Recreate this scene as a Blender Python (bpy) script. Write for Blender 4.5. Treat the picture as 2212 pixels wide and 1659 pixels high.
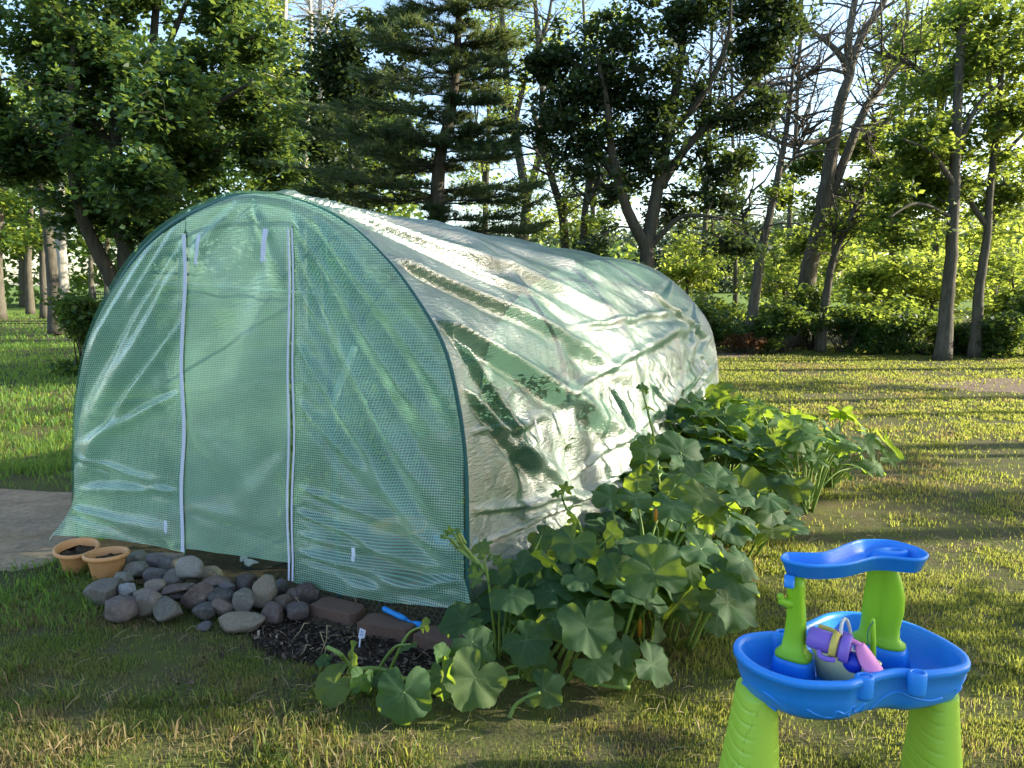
import bpy, math, random
import numpy as np
from mathutils import Vector, Matrix, noise as mnoise
from mathutils.geometry import tessellate_polygon

for o in list(bpy.data.objects): bpy.data.objects.remove(o)
SC = bpy.context.scene
COL = SC.collection
R = math.radians
rng = np.random.default_rng(11)
random.seed(5)

# ------------------------------------------------------------------ camera, sky, sun, exposure
CAM_H = 1.65
PITCH = math.atan(99 / 769.0)
cam = bpy.data.cameras.new('camera'); cam.sensor_width = 36; cam.lens = 36 * 769 / 1024
cam.clip_start = 0.05; cam.clip_end = 3000
co = bpy.data.objects.new('camera', cam); COL.objects.link(co)
co.location = (0, 0, CAM_H); co.rotation_euler = (R(90) - PITCH, 0, 0)
SC.camera = co

SUN_EL, SUN_AZ = R(21), R(5)          # azimuth measured from +X towards +Y
sun_dir = Vector((math.cos(SUN_EL) * math.cos(SUN_AZ), math.cos(SUN_EL) * math.sin(SUN_AZ), math.sin(SUN_EL)))
w = bpy.data.worlds.new('World'); SC.world = w; w.use_nodes = True
nt = w.node_tree
sky = nt.nodes.new('ShaderNodeTexSky'); sky.sky_type = 'NISHITA'; sky.sun_disc = False
sky.sun_elevation = SUN_EL
sky.sun_rotation = R(90) - SUN_AZ
sky.air_density = 1.0; sky.dust_density = 1.2; sky.ozone_density = 1.5
bg = nt.nodes['Background']; bg.inputs['Strength'].default_value = 0.14
nt.links.new(sky.outputs[0], bg.inputs['Color'])
sl = bpy.data.lights.new('sun', 'SUN'); sl.energy = 5.0; sl.angle = R(0.53); sl.color = (1.0, 0.88, 0.70)
so = bpy.data.objects.new('sun', sl); COL.objects.link(so)
so.rotation_euler = (-sun_dir).to_track_quat('-Z', 'Y').to_euler(); so.location = sun_dir * 50
SC.view_settings.view_transform = 'Standard'; SC.view_settings.look = 'None'
SC.view_settings.gamma = 1.0; SC.view_settings.exposure = 1.7
cy = SC.cycles
cy.max_bounces = 7; cy.diffuse_bounces = 3; cy.glossy_bounces = 2; cy.transmission_bounces = 3
cy.transparent_max_bounces = 10; cy.use_denoising = True
cy.caustics_reflective = False; cy.caustics_refractive = False; cy.sample_clamp_indirect = 6

# ------------------------------------------------------------------ placing helpers (photograph measured at 2212 px wide)
SCL = 1024 / 2212.0; FOC = 769.0
_sp, _cp = math.sin(PITCH), math.cos(PITCH)
def ray(x, y):
    u = (x * SCL - 512) / FOC; v = (384 - y * SCL) / FOC
    return np.array([u, _cp + v * _sp, v * _cp - _sp])
def G(x, y, z=0.0):
    d = ray(x, y); return np.array([0, 0, CAM_H]) + d * ((z - CAM_H) / d[2])
def Wp(x, y, Y):
    d = ray(x, y); return np.array([0, 0, CAM_H]) + d * (Y / d[1])

# ------------------------------------------------------------------ object helpers
def tag(o, label=None, cat=None, group=None, kind=None):
    if label: o['label'] = label
    if cat: o['category'] = cat
    if group: o['group'] = group
    if kind: o['kind'] = kind
    return o
def empty(name, loc, label, cat, group=None):
    o = bpy.data.objects.new(name, None); o.empty_display_size = 0.1
    COL.objects.link(o); o.location = loc
    return tag(o, label, cat, group)
def link(name, me, mat=None, parent=None, loc=None, smooth=False):
    o = bpy.data.objects.new(name, me); COL.objects.link(o)
    if mat is not None and not me.materials: me.materials.append(mat)
    if parent is not None: o.parent = parent
    if loc is not None: o.location = loc
    if smooth:
        me.polygons.foreach_set('use_smooth', np.ones(len(me.polygons), bool))
    return o
def mesh(V, F, name='m', tint=None, uv=None, attrs=None):
    """V (n,3); F (m,k) array with k = 3 or 4, or a list of faces of mixed size."""
    V = np.asarray(V, float)
    me = bpy.data.meshes.new(name)
    if isinstance(F, np.ndarray):
        m, k = F.shape
        me.vertices.add(len(V)); me.vertices.foreach_set('co', V.astype(np.float32).ravel())
        me.loops.add(m * k); me.loops.foreach_set('vertex_index', F.astype(np.int32).ravel())
        me.polygons.add(m)
        me.polygons.foreach_set('loop_start', np.arange(0, m * k, k, dtype=np.int32))
    else:
        me.from_pydata([tuple(v) for v in V], [], [tuple(int(i) for i in f) for f in F])
    me.update(calc_edges=True); me.validate()
    if tint is not None: attrs = dict(attrs or {}, tint=tint)
    for k, a in (attrs or {}).items():
        at = me.attributes.new(k, 'FLOAT', 'POINT'); at.data.foreach_set('value', np.asarray(a, np.float32))
    if uv is not None:
        ul = me.uv_layers.new(name='uv')
        li = np.zeros(len(me.loops), np.int32); me.loops.foreach_get('vertex_index', li)
        ul.data.foreach_set('uv', np.asarray(uv, np.float32)[li].ravel())
    return me
class MB:
    """collects several shapes of one part into one mesh"""
    def __init__(s): s.V = []; s.F = []; s.n = 0
    def add(s, V, F):
        V = np.asarray(V, float); s.V.append(V)
        s.F += [tuple(int(i) + s.n for i in f) for f in F]; s.n += len(V); return s
    def build(s, name, mat, parent=None, smooth=True, loc=None):
        V = np.concatenate(s.V)
        if loc is not None: V = V - np.asarray(loc)
        elif parent is not None and parent.location.length > 0: V = V - np.array(parent.location)
        return link(name, mesh(V, s.F, name), mat, parent, loc if parent is None else None, smooth)
def resample(P, n):
    P = np.asarray(P, float); d = np.r_[0, np.cumsum(np.linalg.norm(np.diff(P, axis=0), axis=1))]
    t = np.linspace(0, d[-1], n); return np.stack([np.interp(t, d, P[:, k]) for k in range(P.shape[1])], 1)
def catmull(P, per=6, closed=False):
    P = np.asarray(P, float); n = len(P); out = []
    rngi = range(n if closed else n - 1)
    for i in rngi:
        p0 = P[(i - 1) % n] if closed or i > 0 else 2 * P[0] - P[1]
        p1 = P[i]; p2 = P[(i + 1) % n]
        p3 = P[(i + 2) % n] if closed or i + 2 < n else 2 * P[-1] - P[-2]
        for k in range(per):
            t = k / per
            out.append(0.5 * (2 * p1 + (p2 - p0) * t + (2 * p0 - 5 * p1 + 4 * p2 - p3) * t * t + (3 * p1 - p0 - 3 * p2 + p3) * t ** 3))
    if not closed: out.append(P[-1])
    return np.array(out)
def tube(P, r, n=8, cap=True):
    P = np.asarray(P, float); m = len(P); r = np.broadcast_to(np.asarray(r, float), (m,))
    T = np.gradient(P, axis=0); T /= np.linalg.norm(T, axis=1)[:, None] + 1e-9
    a = np.array([0, 0, 1.0]) if abs(T[0, 2]) < 0.9 else np.array([1.0, 0, 0])
    N = np.cross(T[0], a); N /= np.linalg.norm(N); V = []
    ang = np.arange(n) * 2 * math.pi / n
    for i in range(m):
        N = N - T[i] * (N @ T[i]); N /= np.linalg.norm(N) + 1e-9; B = np.cross(T[i], N)
        V.append(P[i] + r[i] * (np.cos(ang)[:, None] * N + np.sin(ang)[:, None] * B))
    V = np.concatenate(V)
    F = [(i * n + j, i * n + (j + 1) % n, (i + 1) * n + (j + 1) % n, (i + 1) * n + j) for i in range(m - 1) for j in range(n)]
    if cap: F += [tuple(range(n - 1, -1, -1)), tuple((m - 1) * n + j for j in range(n))]
    return V, F
def loft(rings, cap0=True, cap1=True):
    n = len(rings[0]); m = len(rings); V = np.concatenate([np.asarray(r, float) for r in rings])
    F = [(i * n + j, i * n + (j + 1) % n, (i + 1) * n + (j + 1) % n, (i + 1) * n + j) for i in range(m - 1) for j in range(n)]
    if cap0: F.append(tuple(range(n - 1, -1, -1)))
    if cap1: F.append(tuple((m - 1) * n + j for j in range(n)))
    return V, F
def lathe(prof, n=32, c=(0, 0, 0), sx=1, sy=1):
    a = np.arange(n) * 2 * math.pi / n
    return loft([np.stack([c[0] + sx * r * np.cos(a), c[1] + sy * r * np.sin(a), np.full(n, c[2] + z)], 1) for r, z in prof])
def grid_faces(nu, nv):
    i, j = np.meshgrid(np.arange(nu - 1), np.arange(nv - 1), indexing='ij')
    a = i * nv + j
    return np.stack([a, a + nv, a + nv + 1, a + 1], -1).reshape(-1, 4)
def _h(ix, iy, s):
    n = (ix.astype(np.int64) * 374761393 + iy.astype(np.int64) * 668265263 + s * 974634777) & 0xFFFFFFFF
    n = ((n ^ (n >> 13)) * 1274126177) & 0xFFFFFFFF
    return ((n ^ (n >> 16)) & 0xFFFF) / 65535.0
def vnoise(x, y, s=0):
    x = np.asarray(x, float); y = np.asarray(y, float)
    ix = np.floor(x); iy = np.floor(y); fx = x - ix; fy = y - iy
    fx = fx * fx * fx * (fx * (fx * 6 - 15) + 10); fy = fy * fy * fy * (fy * (fy * 6 - 15) + 10)
    a = _h(ix, iy, s); b = _h(ix + 1, iy, s); c = _h(ix, iy + 1, s); d = _h(ix + 1, iy + 1, s)
    return (a * (1 - fx) + b * fx) * (1 - fy) + (c * (1 - fx) + d * fx) * fy
def fbm(x, y, s=0, o=3):
    v = 0; a = 0.5; t = 0
    for k in range(o):
        v = v + a * vnoise(x, y, s + k); t += a; a *= 0.5; x = x * 2.03 + 11; y = y * 2.03 + 7
    return v / t

# ------------------------------------------------------------------ materials
def newmat(name):
    m = bpy.data.materials.new(name); m.use_nodes = True; t = m.node_tree
    for n in list(t.nodes):
        if n.type != 'OUTPUT_MATERIAL': t.nodes.remove(n)
    return m, t, t.nodes['Material Output']
def nd(t, typ, ins=None, **kw):
    n = t.nodes.new(typ)
    for k, v in kw.items(): setattr(n, k, v)
    for k, v in (ins or {}).items():
        s = n.inputs[k]
        if hasattr(v, 'type') and hasattr(v, 'node'): t.links.new(v, s)
        else: s.default_value = v
    return n
def rgb(c): return (c[0], c[1], c[2], 1.0)
def mixc(t, f, a, b, bt='MIX'):
    n = t.nodes.new('ShaderNodeMix'); n.data_type = 'RGBA'; n.blend_type = bt
    for k, v in ((0, f), (6, a), (7, b)):
        if hasattr(v, 'node'): t.links.new(v, n.inputs[k])
        else: n.inputs[k].default_value = v if k == 0 else rgb(v)
    return n.outputs[2]
def ramp(t, f, stops):
    n = t.nodes.new('ShaderNodeValToRGB'); e = n.color_ramp.elements
    while len(e) < len(stops): e.new(0.5)
    for q, (p, c) in zip(e, stops): q.position = p; q.color = rgb(c) if not isinstance(c, float) else (c, c, c, 1)
    t.links.new(f, n.inputs[0]); return n.outputs[0]
def noise_tex(t, scale, detail=4, rough=0.55, vec=None, dist=0.0):
    n = nd(t, 'ShaderNodeTexNoise', {'Scale': scale, 'Detail': detail, 'Roughness': rough, 'Distortion': dist})
    if vec is not None: t.links.new(vec, n.inputs['Vector'])
    return n.outputs['Fac']
def leaf_mat(name, dark, light, trans, tr=0.45, gloss=0.25, rough=0.42):
    m, t, out = newmat(name)
    a = nd(t, 'ShaderNodeAttribute', attribute_name='tint')
    c = mixc(t, a.outputs['Fac'], dark, light)
    ct = mixc(t, a.outputs['Fac'], tuple(0.6 * x for x in trans), trans)
    p = nd(t, 'ShaderNodeBsdfPrincipled', {'Base Color': c, 'Roughness': rough, 'Specular IOR Level': gloss})
    tl = nd(t, 'ShaderNodeBsdfTranslucent', {'Color': ct})
    mx = nd(t, 'ShaderNodeMixShader', {0: tr, 1: p.outputs[0], 2: tl.outputs[0]})
    t.links.new(mx.outputs[0], out.inputs[0]); return m
def plain(name, col, rough=0.5, var=0.12, scale=8.0, bump=0.0, spec=0.4, metallic=0.0, bscale=None):
    m, t, out = newmat(name)
    tc = nd(t, 'ShaderNodeTexCoord')
    f = noise_tex(t, scale, 5, 0.6, tc.outputs['Object'])
    c = mixc(t, f, tuple(x * (1 - var) for x in col), tuple(min(1, x * (1 + var)) for x in col))
    p = nd(t, 'ShaderNodeBsdfPrincipled', {'Base Color': c, 'Roughness': rough, 'Specular IOR Level': spec, 'Metallic': metallic})
    if bump:
        b = nd(t, 'ShaderNodeBump', {'Height': noise_tex(t, bscale or scale * 4, 4, 0.6, tc.outputs['Object']), 'Strength': bump, 'Distance': 0.01})
        t.links.new(b.outputs[0], p.inputs['Normal'])
    t.links.new(p.outputs[0], out.inputs[0]); return m
def bark(name, a, b, sc=1.0):
    m, t, out = newmat(name)
    tc = nd(t, 'ShaderNodeTexCoord')
    mp = nd(t, 'ShaderNodeMapping', {'Vector': tc.outputs['Object'], 'Scale': (9 * sc, 9 * sc, 1.6 * sc)})
    f = noise_tex(t, 1.6, 7, 0.7, mp.outputs[0], 0.6)
    g = noise_tex(t, 0.9 * sc, 3, 0.5, tc.outputs['Object'])
    c = ramp(t, f, [(0.32, a), (0.66, b)])
    c = mixc(t, g, c, mixc(t, 0.35, c, (0.10, 0.115, 0.07)))
    p = nd(t, 'ShaderNodeBsdfPrincipled', {'Base Color': c, 'Roughness': 0.9, 'Specular IOR Level': 0.15})
    bm = nd(t, 'ShaderNodeBump', {'Height': f, 'Strength': 0.9, 'Distance': 0.03})
    t.links.new(bm.outputs[0], p.inputs['Normal']); t.links.new(p.outputs[0], out.inputs[0]); return m

M = {}
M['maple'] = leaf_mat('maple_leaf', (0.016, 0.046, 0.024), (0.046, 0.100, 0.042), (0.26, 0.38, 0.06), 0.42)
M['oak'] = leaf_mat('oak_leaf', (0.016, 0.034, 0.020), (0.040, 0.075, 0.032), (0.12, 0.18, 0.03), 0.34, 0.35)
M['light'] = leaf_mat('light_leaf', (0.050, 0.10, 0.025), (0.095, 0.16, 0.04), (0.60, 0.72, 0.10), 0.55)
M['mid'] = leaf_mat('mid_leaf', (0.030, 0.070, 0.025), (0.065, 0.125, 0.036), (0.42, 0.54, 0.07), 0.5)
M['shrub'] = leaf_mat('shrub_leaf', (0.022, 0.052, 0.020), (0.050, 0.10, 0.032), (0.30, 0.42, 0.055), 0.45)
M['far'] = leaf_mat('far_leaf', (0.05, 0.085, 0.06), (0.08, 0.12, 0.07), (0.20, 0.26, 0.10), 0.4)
M['needle'] = leaf_mat('pine_needle', (0.022, 0.055, 0.036), (0.06, 0.10, 0.042), (0.26, 0.32, 0.07), 0.36)
M['dry'] = leaf_mat('dry_leaf', (0.10, 0.045, 0.022), (0.16, 0.09, 0.035), (0.25, 0.12, 0.04), 0.3)
M['bark_dark'] = bark('bark_dark', (0.022, 0.018, 0.014), (0.085, 0.070, 0.055))
M['bark_grey'] = bark('bark_grey', (0.035, 0.030, 0.025), (0.13, 0.112, 0.09))
M['bark_pale'] = bark('bark_pale', (0.22, 0.21, 0.18), (0.50, 0.48, 0.42), 0.5)
M['bark_dead'] = bark('bark_dead', (0.05, 0.043, 0.036), (0.17, 0.145, 0.115))

# ------------------------------------------------------------------ the ground
def ground_material():
    m, t, out = newmat('lawn_soil')
    tc = nd(t, 'ShaderNodeTexCoord'); v = tc.outputs['Object']
    n1 = noise_tex(t, 0.55, 5, 0.6, v); n2 = noise_tex(t, 5.0, 6, 0.65, v); n3 = noise_tex(t, 45.0, 4, 0.7, v)
    thatch = ramp(t, n3, [(0.25, (0.035, 0.027, 0.018)), (0.75, (0.17, 0.13, 0.08))])
    green = ramp(t, n2, [(0.25, (0.040, 0.060, 0.014)), (0.8, (0.11, 0.125, 0.032))])
    c = mixc(t, ramp(t, n2, [(0.34, 0.25), (0.58, 0.9)]), thatch, green)
    straw = mixc(t, n3, (0.13, 0.105, 0.06), (0.24, 0.19, 0.11))
    c = mixc(t, ramp(t, n1, [(0.55, 0.0), (0.72, 0.5)]), c, straw)
    sp = nd(t, 'ShaderNodeSeparateXYZ', {0: v})
    far = nd(t, 'ShaderNodeMapRange', {'Value': sp.outputs['Y'], 'From Min': 36, 'From Max': 46})
    c = mixc(t, far.outputs[0], c, mixc(t, n1, (0.09, 0.15, 0.028), (0.13, 0.19, 0.04)))
    p = nd(t, 'ShaderNodeBsdfPrincipled', {'Base Color': c, 'Roughness': 0.95, 'Specular IOR Level': 0.1})
    b = nd(t, 'ShaderNodeBump', {'Height': n3, 'Strength': 0.8, 'Distance': 0.02}); t.links.new(b.outputs[0], p.inputs['Normal'])
    t.links.new(p.outputs[0], out.inputs[0]); return m
xs = np.r_[np.linspace(-900, -40, 14), np.linspace(-36, 36, 37), np.linspace(40, 900, 14)]
ys = np.r_[np.linspace(-200, -12, 6), np.linspace(-8, 60, 35), np.linspace(66, 1500, 22)]
gx, gy = np.meshgrid(xs, ys, indexing='ij')
V = np.stack([gx, gy, np.zeros_like(gx)], -1).reshape(-1, 3)
tag(link('ground', mesh(V, grid_faces(len(xs), len(ys))), ground_material()), kind='structure')

def sheet(name, pts, z, mat, jitter=0.03):
    P = catmull(np.asarray(pts, float), 8, True)
    a = np.arange(len(P)); P = P + (rng.random(P.shape) - 0.5) * jitter
    V = np.c_[P, np.full(len(P), z)]
    F = np.array([t for t in tessellate_polygon([[Vector(v) for v in V]])])
    nz = np.cross(V[F[:, 1]] - V[F[:, 0]], V[F[:, 2]] - V[F[:, 0]])[:, 2]; F[nz < 0] = F[nz < 0][:, ::-1]
    return tag(link(name, mesh(V, F), mat), kind='structure')
def soil_mat(name, a, b, sc=60, bump=1.0):
    m, t, out = newmat(name)
    tc = nd(t, 'ShaderNodeTexCoord'); v = tc.outputs['Object']
    n = noise_tex(t, sc, 6, 0.75, v); n2 = noise_tex(t, 4, 4, 0.6, v)
    c = ramp(t, n, [(0.3, a), (0.72, b)]); c = mixc(t, ramp(t, n2, [(0.4, 0.0), (0.7, 0.5)]), c, tuple(0.6 * x for x in a))
    p = nd(t, 'ShaderNodeBsdfPrincipled', {'Base Color': c, 'Roughness': 0.95, 'Specular IOR Level': 0.12})
    bb = nd(t, 'ShaderNodeBump', {'Height': n, 'Strength': bump, 'Distance': 0.02}); t.links.new(bb.outputs[0], p.inputs['Normal'])
    t.links.new(p.outputs[0], out.inputs[0]); return m
M['mulch'] = soil_mat('mulch_soil', (0.012, 0.009, 0.007), (0.075, 0.052, 0.036), 70)
M['floor'] = soil_mat('tunnel_soil', (0.05, 0.036, 0.022), (0.17, 0.125, 0.08), 30)
M['asphalt'] = soil_mat('worn_asphalt', (0.20, 0.145, 0.095), (0.42, 0.31, 0.20), 22, 0.5)
M['dirt'] = soil_mat('bare_dirt', (0.10, 0.075, 0.05), (0.26, 0.20, 0.14), 25, 0.7)
MULCH = [G(*p)[:2] for p in ((560, 1340), (640, 1330), (700, 1345), (900, 1400), (975, 1420), (960, 1500), (840, 1500), (700, 1450), (600, 1420), (545, 1390))]
PATHP = [(-2.75, 4.75), (-2.72, 4.45), (-2.95, 4.28), (-3.6, 4.2), (-6.5, 4.6), (-12, 5.2), (-12, 6.8), (-6.4, 6.4), (-4.6, 6.15), (-3.2, 5.95), (-2.2, 5.9)]
sheet('soil_bed', MULCH, 0.008, M['mulch'])
sheet('path', PATHP, 0.004, M['asphalt'], 0.05)
sheet('dirt_path', [(13.2, 13.4), (8.4, 13.6), (6.9, 12.6), (7.2, 11.9), (9.5, 11.6), (14, 11.9)], 0.004, M['dirt'], 0.25)
sheet('field_edge', [(2.2, 17.6), (4.6, 17.3), (6.0, 18.6), (5.4, 19.6), (2.5, 19.6)], 0.004, M['dirt'], 0.15)

# ------------------------------------------------------------------ tunnel greenhouse, local frame: x across the front, y back along the tunnel
GO = np.array([-1.469, 4.036, 0.0]); GA = np.array([0.90152, -0.43273, 0.0]); GB = np.array([0.43273, 0.90152, 0.0])
GL = 4.75
def gw(P):
    P = np.asarray(P, float); return GO + P[..., :1] * GA + P[..., 1:2] * GB + P[..., 2:3] * np.array([0, 0, 1.0])
PROF = np.array([(-1.393, 0.0), (-1.363, 0.272), (-1.315, 0.714), (-1.254, 1.003), (-1.099, 1.369), (-0.80, 1.72), (-0.475, 1.945), (-0.123, 2.065),
                 (0.13, 2.10), (0.462, 2.055), (0.738, 1.945), (0.972, 1.769), (1.146, 1.578), (1.29, 1.36), (1.36, 1.099), (1.393, 0.845), (1.398, 0.518), (1.393, 0.0)])
PROFC = resample(catmull(PROF, 8), 181)       # even spacing from left foot over the top to right foot
ARC = np.r_[0, np.cumsum(np.linalg.norm(np.diff(PROFC, axis=0), axis=1))]
def hoop(y, grow=0.0, n=None):
    """the hoop line at distance y down the tunnel; the rear leans over and sits lower"""
    f = y / GL
    P = PROFC.copy() if n is None else resample(PROFC, n)
    T = np.gradient(P, axis=0); T /= np.linalg.norm(T, axis=1)[:, None]
    N = np.stack([-T[:, 1], T[:, 0]], 1)
    P = P + N * grow
    x = P[:, 0] * (1 - 0.03 * f) + 0.26 * f; z = P[:, 1] * (1 - 0.085 * f)
    return np.stack([x, np.full(len(P), y), z], 1), np.stack([N[:, 0], 0 * N[:, 0], N[:, 1]], 1)

def cover_mat(name, film, trans, grid=0.012, clear=0.30, gloss=0.16, rough=0.22, cap=0.4, bump=.22):
    m, t, out = newmat(name)
    uv = nd(t, 'ShaderNodeUVMap', uv_map='uv'); sp = nd(t, 'ShaderNodeSeparateXYZ', {0: uv.outputs[0]})
    def line(s, wd):
        a = nd(t, 'ShaderNodeMath', {0: s, 1: grid}, operation='DIVIDE')
        f = nd(t, 'ShaderNodeMath', {0: a.outputs[0]}, operation='FRACT')
        return nd(t, 'ShaderNodeMath', {0: f.outputs[0], 1: wd}, operation='LESS_THAN').outputs[0]
    g = nd(t, 'ShaderNodeMath', {0: line(sp.outputs[0], 0.26), 1: line(sp.outputs[1], 0.34)}, operation='MAXIMUM').outputs[0]
    n1 = noise_tex(t, 2.2, 4, 0.6, uv.outputs[0]); mpb = nd(t, 'ShaderNodeMapping', {'Vector': uv.outputs[0], 'Scale': (22, 75, 1)}); n2 = noise_tex(t, 1.0, 3, 0.65, mpb.outputs[0])
    dust = ramp(t, n1, [(0.35, 0.0), (0.75, 1.0)])
    bm = nd(t, 'ShaderNodeBump', {'Height': n2, 'Strength': bump, 'Distance': 0.006})
    bm2 = nd(t, 'ShaderNodeBump', {'Height': g, 'Strength': 0.35, 'Distance': 0.0015, 'Normal': bm.outputs[0]})
    d = nd(t, 'ShaderNodeBsdfDiffuse', {'Color': mixc(t, dust, film, tuple(min(1, x * 1.15 + 0.03) for x in film)), 'Normal': bm2.outputs[0]})
    tl = nd(t, 'ShaderNodeBsdfTranslucent', {'Color': rgb(trans), 'Normal': bm2.outputs[0]})
    body = nd(t, 'ShaderNodeMixShader', {0: 0.55, 1: d.outputs[0], 2: tl.outputs[0]})
    tp = nd(t, 'ShaderNodeBsdfTransparent', {'Color': (0.80, 0.96, 0.88, 1)})
    k = nd(t, 'ShaderNodeMapRange', {'Value': g, 'To Min': clear, 'To Max': clear * 0.2})
    k2 = nd(t, 'ShaderNodeMath', {0: k.outputs[0], 1: nd(t, 'ShaderNodeMapRange', {'Value': dust, 'To Min': 1.15, 'To Max': 0.8}).outputs[0]}, operation='MULTIPLY')
    see = nd(t, 'ShaderNodeMixShader', {0: k2.outputs[0], 1: body.outputs[0], 2: tp.outputs[0]})
    gl = nd(t, 'ShaderNodeBsdfGlossy', {'Color': (1, 1, 1, 1), 'Roughness': rough, 'Normal': bm2.outputs[0]})
    lw = nd(t, 'ShaderNodeLayerWeight', {'Blend': 0.32, 'Normal': bm2.outputs[0]})
    fr = nd(t, 'ShaderNodeMath', {0: lw.outputs[0], 1: gloss * 4}, operation='MULTIPLY', use_clamp=True)
    fr2 = nd(t, 'ShaderNodeMath', {0: fr.outputs[0], 1: cap}, operation='MINIMUM')
    fin = nd(t, 'ShaderNodeMixShader', {0: fr2.outputs[0], 1: see.outputs[0], 2: gl.outputs[0]})
    t.links.new(fin.outputs[0], out.inputs[0]); return m
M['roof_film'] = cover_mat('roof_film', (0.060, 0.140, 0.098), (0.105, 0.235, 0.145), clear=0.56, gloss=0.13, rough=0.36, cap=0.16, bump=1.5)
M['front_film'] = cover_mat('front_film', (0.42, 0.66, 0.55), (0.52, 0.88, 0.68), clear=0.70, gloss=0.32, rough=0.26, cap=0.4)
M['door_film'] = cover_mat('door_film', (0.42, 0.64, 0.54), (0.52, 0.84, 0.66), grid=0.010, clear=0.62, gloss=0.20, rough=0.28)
M['tube'] = plain('green_tube', (0.035, 0.13, 0.13), 0.4, 0.2, 20, spec=0.5)
M['white_web'] = plain('white_webbing', (0.62, 0.64, 0.78), 0.6, 0.08, 60, 0.3)
M['grey_web'] = plain('grey_webbing', (0.30, 0.31, 0.33), 0.6, 0.1, 60, 0.3)
M['white_line'] = plain('white_line', (0.8, 0.8, 0.76), 0.5, 0.05)

gh = empty('tunnel_greenhouse', GO, 'long arched tunnel greenhouse covered in wrinkled translucent green mesh film', 'greenhouse')

# --- the cover over the hoops
def side_disp(s, a, A):
    """s metres from the front, a metres of arc up from the right foot; returns outward push"""
    d = np.zeros_like(s)
    bays = np.abs(((s / 1.1875) % 1.0) - 0.5) * 2
    d -= 0.028 * (1 - bays ** 2) * np.clip(a / 0.4, 0, 1)
    folds = [(0.02, 2.62, 1.6, 2.05, .085, .055), (0.02, 2.62, 2.4, 2.35, .07, .03), (0.0, 2.28, 2.4, 1.55, .10, .075), (0.0, 2.25, 1.6, 1.5, .05, .04),
             (0.0, 1.88, 2.2, 1.05, .09, .07), (0.0, 1.5, 1.9, .72, .10, .10), (0.02, 1.5, .75, .55, .06, .06), (0.02, 1.18, 1.1, .42, .07, .06),
             (0.02, .98, .9, .95, .045, .035), (0.0, .62, 1.8, .30, .06, .05), (0.0, .42, 2.4, .25, .05, .04), (.5, 2.5, 3.4, 1.8, .12, .04),
             (1.2, 1.05, 4.4, 1.45, .08, .06), (1.5, 1.45, 4.3, 1.55, .05, .05), (1.3, .55, 4.5, .95, .10, .06), (1.6, .35, 4.7, .75, .07, .06),
             (2.0, .18, 4.75, .5, .06, .06), (2.7, .95, 3.3, .5, .06, .05), (1.9, 1.0, 2.3, .45, .05, .05), (3.5, 1.75, 4.7, 1.2, .06, .06),
             (4.75, 1.7, 3.9, 1.1, .05, .05), (4.75, 1.3, 4.0, 1.0, .05, .05), (4.75, 2.0, 4.0, 1.7, .05, .05), (4.75, 1.0, 3.6, .7, .05, .05)]
    for s0, a0, s1, a1, wd, am in folds:
        dx, dy = s1 - s0, a1 - a0; L2 = dx * dx + dy * dy; L = math.sqrt(L2)
        wob = 0.06 * (vnoise(s * 2.3, a * 2.3, int(s0 * 100 + a0 * 10)) - 0.5)
        q = ((s - s0) * dx + (a - a0) * dy) / L2
        e = ((s - s0) * -dy + (a - a0) * dx) / L + wob * np.clip(q * 3, 0, 1)
        ww = wd * .72 * (0.30 + 0.9 * np.clip(q, 0, 1.2))
        env = .72 * np.clip(q * 8 + 0.6, 0, 1) * np.clip((1.15 - q) * 2.2, 0, 1)
        d += am * env * (np.exp(-(e / ww) ** 2) - 0.55 * np.exp(-((e + 1.5 * ww) / ww) ** 2))
    k = np.clip(s / GL, 0, 1)
    low = np.clip((2.4 - a) / 1.2, 0.12, 1)
    # slack creases, finer and busier towards the rear
    for i, (ang, fx, fy, am) in enumerate(((-.5, 1.2, 5.5, .016), (-.35, 2.2, 10.0, .013), (.25, 1.8, 8.0, .012), (-.7, 4, 17, .009), (.6, 4, 19, .008), (1.2, 6, 22, .005))):
        c, sn = math.cos(ang), math.sin(ang)
        u = s * c + a * sn; v = -s * sn + a * c
        n = (1 - np.abs(2 * vnoise(u * fx + 3 * vnoise(s * 1.1, a * 1.1, 77 + i), v * fy, 31 + i) - 1)) ** 1.6
        d += am * (n - 0.5) * low * (0.5 + 0.55 * k)
    return np.where(d < 0, np.maximum(d, -0.075) * np.clip((1 - bays) / .22, 0, 1), d)
ns, na = 420, 340
ss = np.linspace(-0.015, GL, ns)
tt = np.linspace(0, 1, na)
Pts = np.zeros((ns, na, 3)); UV = np.zeros((ns, na, 2))
arcl = ARC[-1]
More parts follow.
